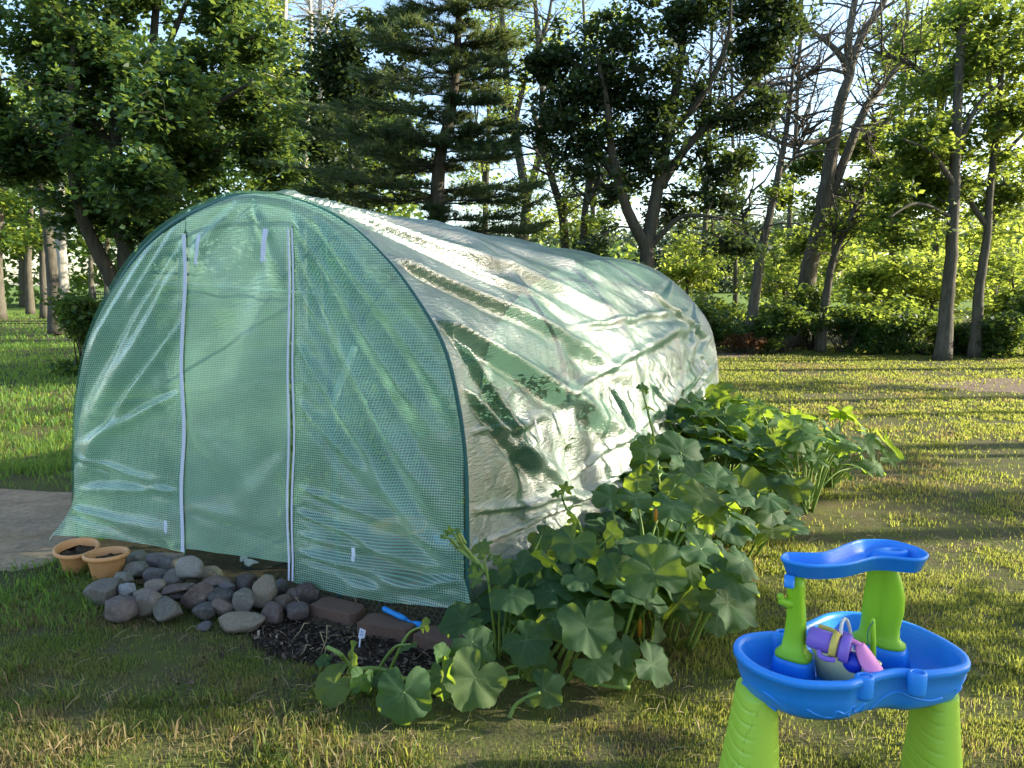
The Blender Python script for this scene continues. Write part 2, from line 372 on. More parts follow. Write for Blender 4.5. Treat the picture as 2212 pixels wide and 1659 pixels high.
for i, s in enumerate(ss):
    P, N = hoop(max(s, 0.0), 0.022, na)
    a = arcl * (1 - tt)                              # metres up from the right foot
    aw = np.minimum(a, arcl - a)
    d = side_disp(np.full(na, s), a, arcl) * np.clip(a / 0.02, 0, 1)
    d *= np.clip((s + 0.015) / 0.10, 0.0, 1) * np.clip((GL + .05 - s) / 0.4, 0.12, 1)
    rt = a < arcl / 2
    # the skirt on the long side flares out over the plants and is hitched up off the ground
    fl = np.clip(1 - a / 0.55, 0, 1) ** 1.5 * np.clip(s / 0.5, 0, 1)
    hem = 0.14 + 0.10 * np.sin(s * 1.9 + 0.4) + 0.05 * np.sin(s * 5.1)
    P = P + N * d[:, None]
    P[:, 0] += np.where(rt, fl * (0.14 + 0.04 * np.sin(s * 4.2)), -fl * 0.05)
    lift = np.clip(1 - aw / 0.6, 0, 1) * np.where(rt, hem, 0.10)
    P[:, 2] = P[:, 2] + lift * (1 - P[:, 2] / 0.6).clip(0, 1)
    P[:, 1] = s + P[:, 1] * 0
    Pts[i] = P; UV[i, :, 0] = s + 0.004 * np.sin(a * 7); UV[i, :, 1] = a
V = gw(Pts.reshape(-1, 3)) - GO
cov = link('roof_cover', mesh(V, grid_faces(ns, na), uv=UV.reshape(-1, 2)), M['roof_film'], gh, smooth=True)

# --- front and rear panels
topL = PROFC[:PROFC[:, 1].argmax() + 1]; topR = PROFC[PROFC[:, 1].argmax():]
def top_at(x):
    return np.where(x < topL[-1, 0], np.interp(x, topL[:, 0], topL[:, 1]), np.interp(x, np.maximum.accumulate(topR[:, 0]) + np.arange(len(topR)) * 1e-6, topR[:, 1]))
ZL = np.array([(0.10, -0.437), (0.19, -0.433), (0.8, -0.375), (1.2, -0.35), (1.5, -0.325), (1.75, -0.285), (1.92, -0.275), (2.2, -0.262)])
ZR = np.array([(0.10, 0.352), (0.233, 0.363), (0.6, 0.372), (1.0, 0.395), (1.4, 0.418), (1.7, 0.432), (1.92, 0.442), (2.2, 0.452)])
xzl = lambda z: np.interp(z, ZL[:, 0], ZL[:, 1]) + 0.008 * np.sin(z * 9)
xzr = lambda z: np.interp(z, ZR[:, 0], ZR[:, 1]) + 0.005 * np.sin(z * 8 + 1)
def fold(x, z, x0, z0, x1, z1, wd, am):
    dx, dz = x1 - x0, z1 - z0; L2 = dx * dx + dz * dz; L = math.sqrt(L2)
    q = ((x - x0) * dx + (z - z0) * dz) / L2
    e = ((x - x0) * -dz + (z - z0) * dx) / L + 0.03 * (vnoise(x * 3, z * 3, int(am * 1e4)) - .5)
    ww = wd * (0.4 + 0.8 * np.clip(q, 0, 1.2))
    env = np.clip(q * 6 + 0.3, 0, 1) * np.clip((1.12 - q) * 3, 0, 1)
    return am * env * (np.exp(-(e / ww) ** 2) - 0.6 * np.exp(-((e + 1.5 * ww) / ww) ** 2))
LF_FOLDS = [(-.28, 1.9, -1.15, .95, .05, .035), (-.34, 1.75, -1.25, .70, .07, .04), (-.5, 1.9, -1.1, 1.25, .04, .03), (-.36, 1.45, -1.3, .48, .06, .04),
            (-.42, 1.05, -1.36, .62, .05, .022), (-.45, .5, -1.36, .40, .04, .02), (-1.37, .62, -.45, .50, .03, .018), (-1.37, .30, -.5, .22, .05, .03), (-.3, 2.0, -.75, 1.55, .03, .025)]
RF_FOLDS = [(.46, 1.98, 1.25, .95, .06, .045), (.47, 1.85, 1.15, .70, .06, .04), (.47, 1.65, 1.3, .55, .06, .04), (.6, 1.95, 1.36, 1.1, .05, .04), (.46, 1.35, 1.2, .45, .05, .035),
            (.45, 1.05, 1.37, .35, .06, .04), (.42, .62, 1.37, .42, .035, .022), (.40, .50, 1.37, .30, .04, .035), (.40, .38, 1.1, .36, .03, .025), (.40, .28, 1.37, .22, .04, .035), (1.37, .28, .75, .14, .04, .035)]
DR_FOLDS = [(-.25, 1.9, .25, 1.2, .12, .015), (.4, 1.9, .0, 1.0, .12, .015), (-.35, .9, .3, .4, .1, .012), (.35, .8, -.2, .25, .1, .012), (-.38, .42, .34, .40, .05, .012), (.1, 2.05, -.3, 1.75, .05, .02), (.2, 2.05, .40, 1.6, .05, .02)]
def front_panel(name, mat, x0f, x1f, hem, folds, cols, seed, off=0.0, flare=None, y0=0.0):
    """columns run between two vertical edges x0f(z), x1f(z); each from the hem up to the hoop"""
    rows = 170; P = np.zeros((cols, rows, 3)); U = np.zeros((cols, rows, 2))
    c = 0.5 - 0.5 * np.cos(np.linspace(0, math.pi, cols)); c = 0.35 * c + 0.65 * np.linspace(0, 1, cols)
    for i, u in enumerate(c):
        xm = x0f(1.0) * (1 - u) + x1f(1.0) * u
        zt = float(top_at(np.array([np.clip(xm, -1.385, 1.39)]))[0]) + 0.004; zh = hem(xm)
        z = zh + (zt - zh) * np.linspace(0, 1, rows)
        x = x0f(z) * (1 - u) + x1f(z) * u
        y = np.zeros(rows)
        for f in folds: y -= 1.0 * fold(x, z, *f)
        y -= 0.018 * (fbm(x * 2.2 + seed, z * 1.6, seed, 3) - .5) + 0.007 * (fbm(x * 5 + z * 4, z * 9 - x * 5, seed + 5, 2) - .5)
        near_top = np.clip((zt - z) / 0.12, 0, 1); edge = np.clip(min(u, 1 - u) / 0.06, 0.15, 1)
        y = y * near_top * edge - 0.016 + off
        if flare is not None:
            fx, fy, fz = flare(x, z); x = x + fx; y = y + fy; z = z + fz
        P[i] = np.stack([x, y + y0, z], 1); U[i] = np.stack([x, z], 1)
    return link(name, mesh(gw(P.reshape(-1, 3)) - GO, grid_faces(cols, rows), uv=U.reshape(-1, 2)), mat, gh, smooth=True)
leftEdge = lambda z: np.interp(z, PROFC[:60, 1], PROFC[:60, 0]) * 0 - 1.385
def edgeL(z): return np.full_like(np.asarray(z, float), -1.385)
def edgeR(z): return np.full_like(np.asarray(z, float), 1.392)
def snapL(x, z):   # follow the leaning left leg, and pull the loose corner out to the side
    zz = np.clip(z, 0, 0.72); lim = np.interp(zz, [0, .272, .714, 1.0], [-1.393, -1.363, -1.315, -1.254])
    dx = np.where(x < -1.0, np.maximum(x, lim) - x, 0)
    k = np.clip((0.34 - z) / 0.24, 0, 1) ** 1.3 * np.clip((-1.05 - x) / 0.34, 0, 1)
    return dx - 0.17 * k, -0.05 * k, -0.02 * k
def snapR(x, z):
    k = np.clip((0.30 - z) / 0.20, 0, 1) * np.clip((x - 1.1) / 0.28, 0, 1)
    return 0.08 * k, -0.03 * k, 0 * k
hemL = lambda x: float(np.interp(x, [-1.39, -1.2, -.454], [.115, .13, .145]))
hemD = lambda x: float(np.interp(x, [-.42, .36], [.164, .205]))
hemR = lambda x: float(np.interp(x, [.357, .7, .984, 1.375], [.105, .095, .107, .152]))
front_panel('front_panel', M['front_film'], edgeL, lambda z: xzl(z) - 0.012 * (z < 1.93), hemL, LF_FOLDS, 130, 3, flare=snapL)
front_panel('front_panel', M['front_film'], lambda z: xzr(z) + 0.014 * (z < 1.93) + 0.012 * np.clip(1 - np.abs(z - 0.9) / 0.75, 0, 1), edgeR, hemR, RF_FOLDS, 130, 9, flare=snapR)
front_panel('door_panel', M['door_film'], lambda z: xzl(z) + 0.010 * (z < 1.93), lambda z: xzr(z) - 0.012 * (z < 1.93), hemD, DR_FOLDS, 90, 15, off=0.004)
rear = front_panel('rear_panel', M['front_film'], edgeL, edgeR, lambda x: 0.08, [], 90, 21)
co_ = np.zeros(len(rear.data.vertices) * 3, np.float32); rear.data.vertices.foreach_get('co', co_); co_ = co_.reshape(-1, 3)
loc = np.stack([co_ @ GA, co_ @ GB, co_[:, 2]], 1)
loc[:, 0] = loc[:, 0] * 0.97 + 0.26; loc[:, 2] *= 0.915; loc[:, 1] = GL - loc[:, 1] * 0.6
rear.data.vertices.foreach_set('co', (gw(loc) - GO).astype(np.float32).ravel()); rear.data.update()
def ribbon(pts, wd, th=0.003, out=(0, -1, 0)):
    """a flat strip through local points, width across x"""
    P = np.asarray(pts, float); n = len(P); V = []
    for i in range(n):
        t_ = P[min(i + 1, n - 1)] - P[max(i - 1, 0)]; t_ = t_ / (np.linalg.norm(t_) + 1e-9)
        o = np.asarray(out, float); sdir = np.cross(t_, o); sdir /= np.linalg.norm(sdir) + 1e-9
        for sx, oo in ((-1, 0), (1, 0), (1, 1), (-1, 1)): V.append(P[i] + sdir * sx * wd / 2 + o * th * oo)
    F = [(i * 4 + j, i * 4 + (j + 1) % 4, i * 4 + 4 + (j + 1) % 4, i * 4 + 4 + j) for i in range(n - 1) for j in range(4)] + [(3, 2, 1, 0), tuple(4 * n - 4 + j for j in range(4))]
    return gw(np.array(V)), F
def gmesh(V): return np.asarray(V)
for fx, sg, z0, z1 in ((xzl, 1, .15, 1.915), (xzr, 1, .115, 1.925)):
    z = np.linspace(z0, z1, 60)
    if fx is xzr:
        gap = 0.012 * np.clip(1 - np.abs(z - 0.9) / 0.75, 0, 1)
        for sd in (-1, 1):
            b = MB(); b.add(*ribbon(np.stack([fx(z) + (-0.013 if sd < 0 else 0.012 + 0) + (gap if sd > 0 else 0), np.full(60, -0.024), z], 1), 0.011)); b.build('zipper', M['white_web'], gh, False)
    else:
        b = MB(); b.add(*ribbon(np.stack([fx(z), np.full(60, -0.024), z], 1), 0.024)); b.build('zipper', M['white_web'], gh, False)
for pts, wd in (([(-.144, -.05, 1.912), (-.150, -.060, 1.86), (-.158, -.060, 1.81), (-.164, -.062, 1.79)], 0.018), ([(.308, -.05, 1.925), (.302, -.060, 1.87), (.297, -.060, 1.82), (.295, -.062, 1.80)], 0.030)):
    b = MB(); b.add(*ribbon(resample(pts, 8), wd)); st = b.build('tie_strap', M['white_web'], gh, False)
    e = np.array(pts[-1]); bb = MB(); bb.add(*ribbon([e, e - (0, 0, .022)], wd * 0.72, 0.006)); bb.add(*ribbon([e - (0, 0, .022), e - (0, 0, .034)], wd * 1.15, 0.006))
    k = bb.build('buckle', M['white_web'], None, False); k.parent = st; k.data.transform(Matrix.Translation(-Vector(GO)))
# loop tags sewn to the lower part of the front
for x, z, h in ((-.50, .30, .07), (.80, .34, .07)):
    b = MB(); b.add(*ribbon([(x, -.066, z + h / 2), (x + .005, -.072, z), (x - .004, -.068, z - h / 2)], 0.020)); b.build('loop_tag', M['white_web'], gh, False)

# --- frame
def ltube(name, pts, r, mat=None, n=8, per=6):
    b = MB(); b.add(*tube(gw(catmull(pts, per)), r, n)); return b.build(name, mat or M['tube'], gh)
for i, y in enumerate(np.linspace(0.012, GL - 0.02, 5)):
    P, N = hoop(y, 0.0, 60); b = MB(); b.add(*tube(gw(P), 0.012 if i else 0.015, 8)); b.build('hoop', M['tube'], gh)
for k in (30, 62, 90, 118, 150):
    P = np.array([hoop(y, -0.075)[0][k] for y in np.linspace(0.02, GL - 0.02, 6)]); ltube('purlin', P, 0.010)
ltube('crossbar', [(-.62, .03, 1.83), (-.03, .03, 1.98), (.47, .03, 1.977), (.60, .03, 1.96)], 0.010)
ltube('crossbar', [(-.812, .035, 1.672), (-.1, .035, 1.645), (.657, .035, 1.60)], 0.006, M['white_line'])
ltube('door_post', [(-.497, .035, .0), (-.47, .035, .9), (-.372, .035, 1.87)], 0.015)
ltube('door_post', [(.63, .035, .0), (.61, .035, 1.0), (.593, .035, 1.93)], 0.015)
ltube('door_handle', [(-.478, .03, 1.20), (-.525, .03, 1.20), (-.528, .03, 1.16), (-.528, .03, 1.10), (-.52, .03, 1.075), (-.475, .03, 1.075)], 0.008, per=3)
ltube('brace', [(.60, .05, 1.05), (.75, .05, 1.35)], 0.018, M['white_line'])
# --- roll-up window flaps on the long side, with their hanging ties
iy = lambda s: int(np.clip((s + .015) / (GL + .015) * (ns - 1), 0, ns - 1))
ia = lambda a: int(np.clip((1 - a / arcl) * (na - 1), 0, na - 1))
for s0, s1, a0, a1 in ((.52, 1.05, .42, .98), (1.72, 2.30, .40, .98), (2.72, 3.25, .42, 1.02), (3.75, 4.25, .5, 1.05)):
    i0, i1, j1, j0 = iy(s0), iy(s1), ia(a0), ia(a1)
    Q = Pts[i0:i1 + 1, j0:j1 + 1].copy(); nn = Q.shape
    uu, vv = np.meshgrid(np.linspace(0, 1, nn[0]), np.linspace(0, 1, nn[1]), indexing='ij')
    puff = 0.016 + 0.045 * np.sin(math.pi * uu) ** .5 * vv + 0.03 * vv * (vnoise(uu * 4 + s0 * 9, vv * 4, 5) - .5) + .01 * (vnoise(uu * 9 + s0 * 9, vv * 9, 8) - .5)
    Q[..., 0] += puff
    fl = link('window_flap', mesh(gw(Q.reshape(-1, 3)) - GO, grid_faces(nn[0], nn[1]), uv=UV[i0:i1 + 1, j0:j1 + 1].reshape(-1, 2) * 1.0), M['roof_film'], gh, smooth=True)
    for f in (0.22, 0.78):
        ii = int((nn[0] - 1) * f); b = MB(); p = Q[ii, 2] + np.array([.012, 0, 0]); q = Q[ii, int(nn[1] * .20)] + np.array([.03, .03, 0]); r_ = Q[ii, int(nn[1] * .26)] + np.array([.03, .06, -.01])
        b.add(*ribbon(resample([p, q, r_], 6), 0.02, 0.002, (1, 0, 0))); o = b.build('window_tie', M['grey_web'], None, False); o.parent = fl; o.data.transform(Matrix.Translation(-Vector(GO)))

# ------------------------------------------------------------------ trees
def leaves(C, rad, per, size, flat=0.55, aspect=0.62, tilt=0.9, rg=rng, droop=0.25):
    """leaf-sized faces round each twig end. C (n,3), rad (n,)"""
    n = len(C); N = n * per
    d = rg.normal(size=(N, 3)); d /= np.linalg.norm(d, axis=1)[:, None]
    r = rg.random(N) ** 0.5
    c = np.repeat(C, per, 0) + d * r[:, None] * np.repeat(rad, per)[:, None] * np.array([1, 1, flat])
    nrm = np.array([0, 0, 1.0]) + rg.normal(size=(N, 3)) * tilt * 0.6; nrm /= np.linalg.norm(nrm, axis=1)[:, None]
    t = d + rg.normal(size=(N, 3)) * 0.6 - np.array([0, 0, droop]); t -= nrm * (t * nrm).sum(1)[:, None]; t /= np.linalg.norm(t, axis=1)[:, None] + 1e-9
    s = np.cross(nrm, t)
    L = size * (0.65 + 0.7 * rg.random(N))[:, None]; Wd = L * aspect
    V = np.stack([c - t * L * .5, c + s * Wd * .5 - t * L * .05 + nrm * Wd * .12, c + t * L * .5, c - s * Wd * .5 - t * L * .05 + nrm * Wd * .12], 1).reshape(-1, 3)
    F = np.arange(N * 4).reshape(N, 4)
    tint = np.clip(0.55 * np.repeat(rg.random(n), per) + 0.45 * rg.random(N), 0, 1)
    return V, F, np.repeat(tint, 4)
def blob_points(blobs, rg):
    """blobs: (centre xyz, rx, ry, rz, n): points kept by a noise field so that the crown has clumps and holes"""
    out = []
    for c, rx, ry, rz, n in blobs:
        d = rg.normal(size=(n * 3, 3)); d /= np.linalg.norm(d, axis=1)[:, None]
        p = d * (rg.random(n * 3) ** 0.5 * (.75 + .65 * rg.random(n * 3)))[:, None] * np.array([rx, ry, rz]) + np.asarray(c)
        k = fbm(p[:, 0] * 1.5 + p[:, 1] * .6, p[:, 2] * 1.9 + p[:, 1] * .5, 3, 2)
        p = p[np.argsort(-k + 0.16 * rg.random(n * 3))][:n]
        out.append(p)
    return np.concatenate(out) if out else np.zeros((0, 3))
def tree(name, label, limbs, blobs, leaf='mid', bk='bark_dark', per=26, size=0.13, crad=0.42, group='trees around the lawn', cat='tree', twigs=0, twig_len=1.2, seed=0, flat=0.55, tilt=0.9, thin=0.0032, aspect=.66, dens=1.25):
    rg = np.random.default_rng(seed + 100)
    base = np.array(limbs[0][0][0], float); base[2] = 0
    ob = empty(name, base, label, cat, group)
    b = MB(); nodes = []; rad = []
    for pts, r0, r1 in limbs:
        P = catmull(np.asarray(pts, float), 8); n = max(6, int(len(P)))
        rr = np.linspace(0, 1, n); rr = r0 + (r1 - r0) * rr
        if pts is limbs[0][0] or abs(pts[0][2]) < 0.05: rr = rr * (1 + 0.45 * np.exp(-np.linspace(0, 14, n)))
        P = P + rg.normal(size=P.shape) * rr[:, None] * 0.05
        b.add(*tube(P, rr, 11)); nodes += list(P[2:]); rad += list(rr[2:])
    nodes = np.array(nodes); nn0 = len(nodes)
    pts = blob_points([(c, rx, ry, rz, int(n * 1.9)) for c, rx, ry, rz, n in blobs], rg)
    npos = list(nodes); parent = [-1] * nn0; load = [0.0] * nn0; tips = []
    if len(pts):
        dd = np.min(np.linalg.norm(pts[:, None, :] - nodes[None, ::3, :], axis=2), axis=1)
        A = np.zeros((nn0 + len(pts) * 5, 3)); A[:nn0] = nodes; cnt = nn0
        for i in np.argsort(dd):
            p = pts[i]; D = A[:cnt] - p; ds = np.sqrt((D * D).sum(1)) + 0.35 * np.maximum(0, D[:, 2])
            j = int(ds.argmin()); q = A[j]; L = np.linalg.norm(p - q); m = 1 if L < 0.5 else min(4, 1 + int(L / 0.5)); prev = j
            for k in range(1, m + 1):
                f = k / m; x = q + (p - q) * f + (rg.normal(size=3) * 0.06 * L * (1 - f) if m > 1 else 0) + np.array([0, 0, 0.10 * L * math.sin(math.pi * f)])
                A[cnt] = x; parent.append(prev); load.append(0.0); prev = cnt; cnt += 1
            tips.append(prev)
        for tnode in tips:
            k = tnode
            while k != -1: load[k] += 1.0; k = parent[k]
        ld = np.array(load); rr = thin * np.power(np.maximum(ld, 1), 0.42)
        kids = {}
        V = []; F = []; c0 = 0
        a5 = np.arange(5) * 2 * math.pi / 5
        for k in range(nn0, cnt):
            q, p = A[parent[k]], A[k]; t = p - q; L = np.linalg.norm(t)
            if L < 1e-4: continue
            t = t / L; n_ = np.cross(t, [0.3, 0.8, 0.5]); n_ /= np.linalg.norm(n_); bb = np.cross(t, n_)
            ring = np.cos(a5)[:, None] * n_ + np.sin(a5)[:, None] * bb
            rp = rr[parent[k]] if parent[k] >= nn0 else min(rr[k] * 1.25, 0.2)
            V.append(q + ring * rp); V.append(p + ring * rr[k])
            F += [(c0 + j, c0 + (j + 1) % 5, c0 + 5 + (j + 1) % 5, c0 + 5 + j) for j in range(5)]; c0 += 10
        b.add(np.concatenate(V), F)
    # bare twigs on dead or thin limbs
    if twigs:
        src = nodes[rg.integers(int(nn0 * .25), nn0, twigs)]
        for s in src:
            d = rg.normal(size=3); d[2] = abs(d[2]) * .6 + .15; d /= np.linalg.norm(d); L = twig_len * (0.4 + rg.random())
            P = [s]
            for k in range(5): d = d + rg.normal(size=3) * .22; d /= np.linalg.norm(d); P.append(P[-1] + d * L / 5)
            b.add(*tube(P, np.linspace(0.018, 0.005, 6) * (1 + rg.random()), 4))
            for q in range(2):
                k = rg.integers(1, 5); d2 = d + rg.normal(size=3) * .7; d2 /= np.linalg.norm(d2); b.add(*tube([P[k], P[k] + d2 * L * .2, P[k] + d2 * L * .38 + [0, 0, .04]], [0.008, 0.006, 0.004], 3))
    b.build('trunk', M[bk], ob)
    if len(pts):
        V, F, ti = leaves(pts, np.full(len(pts), crad) * (0.45 + 0.6 * rg.random(len(pts))), int(per * dens * .55), size, flat, aspect, tilt, rg)
        link('crown', mesh(V - base, F, 'crown', ti), M[leaf], ob)
    return ob
def B(x, y, Y, rx, ry, n, dz=None):
    """a crown clump seen at display pixel (x, y), standing Y metres away; rx, ry are display px at that distance"""
    k = Y / FOC * SCL
    return (Wp(x, y, Y), rx * k, (dz if dz else 0.45 * (rx + ry) * k), ry * k, n)
def LB(pts, Y, r0, r1, ground=True, dY=0.0):
    P = [Wp(x, y, Y + dY * i / max(1, len(pts) - 1)) for i, (x, y) in enumerate(pts)]
    if ground: P[0] = np.array([P[0][0], P[0][1], 0.0])
    return (P, r0, r1)

Y = 16
tree('maple_tree', 'big dark green maple with several trunks behind the greenhouse front', [
    LB([(283, 700), (272, 560), (256, 400), (246, 200), (252, -120)], Y, .20, .07), LB([(318, 700), (312, 520), (311, 400), (328, 150), (345, -120)], Y, .16, .06, dY=.5),
    LB([(283, 680), (228, 575), (188, 495), (166, 420), (150, 300), (160, 100)], Y, .17, .05, False, -1.0), LB([(268, 470), (330, 330), (430, 250), (540, 180)], Y, .10, .03, False, -1.2),
    LB([(300, 560), (360, 545), (430, 560), (560, 500)], Y, .07, .02, False, -.8), LB([(250, 330), (180, 240), (100, 190), (20, 170)], Y, .10, .03, False, -1.0), LB([(322, 200), (380, 60), (430, -60)], Y, .08, .03, False, .6)],
    [B(120, 110, Y, 210, 150, 150), B(300, 60, Y, 220, 140, 140), B(470, 230, Y, 150, 150, 110), B(170, 330, Y, 190, 130, 115), B(420, 390, Y, 170, 90, 85), B(30, 340, Y, 90, 90, 45),
     B(330, 470, Y, 120, 60, 45), B(500, 80, Y, 110, 100, 55), B(20, 220, Y, 110, 160, 70), B(300, 260, Y - 2, 170, 140, 75), B(200, 490, Y, 80, 50, 26), B(560, 330, Y, 70, 90, 40), B(560,210,Y,50,60,14), B(250, 390, Y - 2.6, 130, 60, 40)],
    'maple', 'bark_dark', per=46, size=.14, crad=.50, seed=1)
tree('sycamore_tree', 'pale mottled trunk rising beside the dark bush at the lawn fence', [LB([(136, 662), (133, 560), (130, 450), (135, 300), (150, 100)], 27, .20, .10), LB([(133, 540), (110, 470), (88, 420)], 27, .12, .05, False)],
     [B(150, 300, 27, 80, 120, 40)], 'maple', 'bark_pale', seed=2, size=.2)
tree('shade_tree', 'grey furrowed trunk leaning against the pale mottled trunk', [LB([(118, 672), (112, 580), (100, 480), (84, 400), (70, 250)], 25.5, .20, .10)], [B(80, 300, 25, 80, 120, 30)], 'maple', 'bark_grey', seed=3, size=.2)
for i, (x, yb, Yd, r, lb) in enumerate(((-4, 648, 37, .40, 'thick dark trunk at the edge of the far shaded lawn'), (63, 636, 43, .30, 'straight grey trunk standing on the far shaded lawn'), (95, 646, 38, .30, 'dark slender trunk beside the far fence post'), (49, 624, 58, .38, 'distant dim trunk between two nearer lawn trees'), (232, 640, 46, .3, 'grey trunk beyond the iron fence'), (198, 632, 52, .28, 'pair of thin pale stems beyond the iron fence'))):
    r *= .62; tree('shade_tree', lb, [LB([(x, yb), (x - 2, 560), (x + 3, 480), (x + 2, 330), (x, 150)], Yd, r, r * .5)], [B(x, 440 - 10 * (i % 3), Yd, 75, 70, 42), B(x + 25 * (-1) ** i, 250, Yd, 100, 120, 40), B(x, 520, Yd, 55, 30, 10)], 'light' if i % 2 else 'mid', 'bark_grey', per=26, size=.26, crad=.9, seed=10 + i)
Y = 26
tree('poplar_tree', 'tall pale bare-limbed tree with yellow green leaves beyond the maple', [LB([(612, 640), (612, 420), (605, 250), (612, 100), (622, -120)], 27, .16, .07), LB([(650, 640), (660, 300), (672, 120), (668, -60)], 28, .14, .05), LB([(612, 300), (640, 180), (655, 60)], 27, .07, .03, False)],
     [B(585, 140, 27, 65, 110, 60), B(590, 320, 27, 60, 80, 34), B(640, 400, 27, 60, 80, 30), B(560, 20, 27, 60, 60, 24)], 'light', 'bark_pale', per=30, size=.16, crad=.55, twigs=50, seed=20)
tree('poplar_tree', 'tall dead pale tree with bare twigs above the dark bushy treetop', [LB([(690, 640), (694, 300), (690, 60), (700, -120)], 30, .15, .05), LB([(694, 100), (720, 20), (735, -80)], 30, .07, .03, False), LB([(692, 70), (660, -10), (650, -90)], 30, .06, .02, False)], [], 'light', 'bark_pale', twigs=110, twig_len=1.8, seed=21)
tree('oak_tree', 'dark rounded treetop between the maple and the pine', [LB([(770, 640), (765, 400), (762, 200), (765, 60)], 24, .22, .08)],
     [B(760, 130, 24, 95, 90, 90), B(835, 75, 24, 55, 60, 40), B(690, 190, 24, 65, 90, 55), B(790, 255, 24, 110, 90, 70), B(680, 320, 23, 80, 100, 60), B(720, 420, 23, 110, 60, 40)], 'oak', 'bark_dark', per=40, size=.16, crad=.6, seed=22)

def pine(name, label, trunk, whorls, Y, seed):
    rg = np.random.default_rng(seed); base = np.array([Wp(*trunk[0], Y)[0], Y, 0.0]); ob = empty(name, base, label, 'tree', 'trees around the lawn')
    P = [Wp(x, y, Y) for x, y in trunk]; P[0][2] = 0; P = catmull(P, 10); b = MB(); b.add(*tube(P, np.linspace(.17, .035, len(P)), 12)); k = Y / FOC * SCL
    VV = []; FF = []; TT = []; c0 = 0
    for (y, l, r) in whorls:
        for a in np.linspace(0, 2 * math.pi, 8, endpoint=False) + rg.random() * .8:
            a += rg.normal() * .22
            if math.sin(a) < -.75 and rg.random() < .55: continue
            z = Wp(990, y, Y)[2] + rg.normal() * .16; i = int(np.abs(P[:, 2] - z).argmin()); o = P[i]
            L = (r if math.cos(a) > 0 else l) * k * (0.35 + .65 * abs(math.cos(a))) * (.62 + .62 * rg.random()); L = max(L, .5)
            h = np.array([math.cos(a), math.sin(a) * .9, 0]); dr = .26 + .22 * rg.random(); up_ = .06 + .14 * rg.random()
            br = [o + h * L * f + np.array([0, 0, L * (up_ * f - dr * f * f + (dr * .8) * f ** 3)]) + rg.normal(size=3) * .035 * L * f for f in np.linspace(0, 1, 7)]
            b.add(*tube(br, np.linspace(.020, .005, 7), 5)); br = resample(br, 14)
            for q in range(2, 14):
                for sd in (-1, 1, 0):
                    if sd == 0 and q < 13 and rg.random() < .6: continue
                    sl = (.20 + .46 * math.sin(math.pi * (q / 14) ** .8)) * (.45 + .8 * rg.random()) * min(1, L / 1.5)
                    if rg.random() < .14: continue
                    dirn = h * (.8 if sd else 1) + sd * np.array([-h[1], h[0], 0]) * (.7 + .3 * rg.random()) + np.array([0, 0, .12 + rg.normal() * .12]); dirn /= np.linalg.norm(dirn)
                    tip = br[q] + dirn * sl; b.add(*tube([br[q], tip], [.006, .003], 3, False))
                    m = int(22 + sl * 90); f = .25 + .8 * rg.random(m); pos = br[q] + dirn * sl * f[:, None]
                    nd_ = dirn * (.7 + .4 * rg.random((m, 1))) + rg.normal(size=(m, 3)) * .55 + [0, 0, .12]; nd_ /= np.linalg.norm(nd_, axis=1)[:, None]
                    ln = (.10 + .07 * rg.random((m, 1))); sdv = np.cross(nd_, rg.normal(size=(m, 3))); sdv /= np.linalg.norm(sdv, axis=1)[:, None]
                    V = np.stack([pos - sdv * .008, pos + sdv * .008, pos + nd_ * ln], 1).reshape(-1, 3); VV.append(V); FF.append(np.arange(m * 3).reshape(m, 3) + c0); c0 += 3 * m
                    TT.append(np.repeat(np.clip(rg.random() * .6 + .4 * rg.random(m), 0, 1), 3))
    b.build('trunk', M['bark_dark'], ob)
    link('crown', mesh(np.concatenate(VV) - base, np.concatenate(FF), 'needles', np.concatenate(TT)), M['needle'], ob)
pine('pine_tree', 'soft needled pine with tiered boughs rising behind the greenhouse roof', [(938, 640), (943, 500), (950, 345), (976, 230), (990, 60), (992, -160)],
     [(-70, 100, 90), (-15, 150, 120), (40, 140, 130), (92, 150, 140), (140, 190, 130), (190, 280, 150), (240, 330, 140), (285, 350, 130), (325, 340, 150), (362, 320, 190), (400, 310, 220), (440, 290, 230), (480, 270, 210), (520, 220, 180), (560,170,150)], 14.5, 5)

tree('locust_tree', 'pale forked trunk with feathery light leaves to the right of the pine', [LB([(1132, 640), (1131, 530), (1136, 440), (1120, 330), (1098, 200), (1085, 50), (1080, -80)], 24, .19, .06), LB([(1134, 440), (1166, 330), (1172, 200), (1160, 60), (1150, -80)], 24, .13, .05, False), LB([(1110, 270), (1140, 150), (1180, 60), (1200, -60)], 24, .1, .03, False), LB([(1130, 500), (1080, 560), (1050, 600)], 24, .06, .03, False)],
     [B(1085, 210, 24, 55, 110, 40), B(1190, 480, 23, 60, 40, 20), B(1090, 440, 24, 60, 50, 20), B(1170, 90, 25, 80, 80, 36), B(1070, 60, 25, 60, 60, 22)], 'light', 'bark_grey', per=26, size=.12, crad=.5, twigs=70, seed=30, dens=1.1)
tree('locust_tree', 'leaning dark trunk behind the greenhouse ridge with loose foliage', [LB([(1228, 640), (1217, 490), (1196, 400), (1172, 320), (1150, 230)], 21, .13, .06)], [B(1230, 440, 21, 60, 50, 24), B(1180, 400, 21, 50, 60, 20), B(1260, 490, 21, 60, 30, 16)], 'light', 'bark_dark', per=26, size=.11, crad=.42, twigs=50, seed=31, dens=1.1)
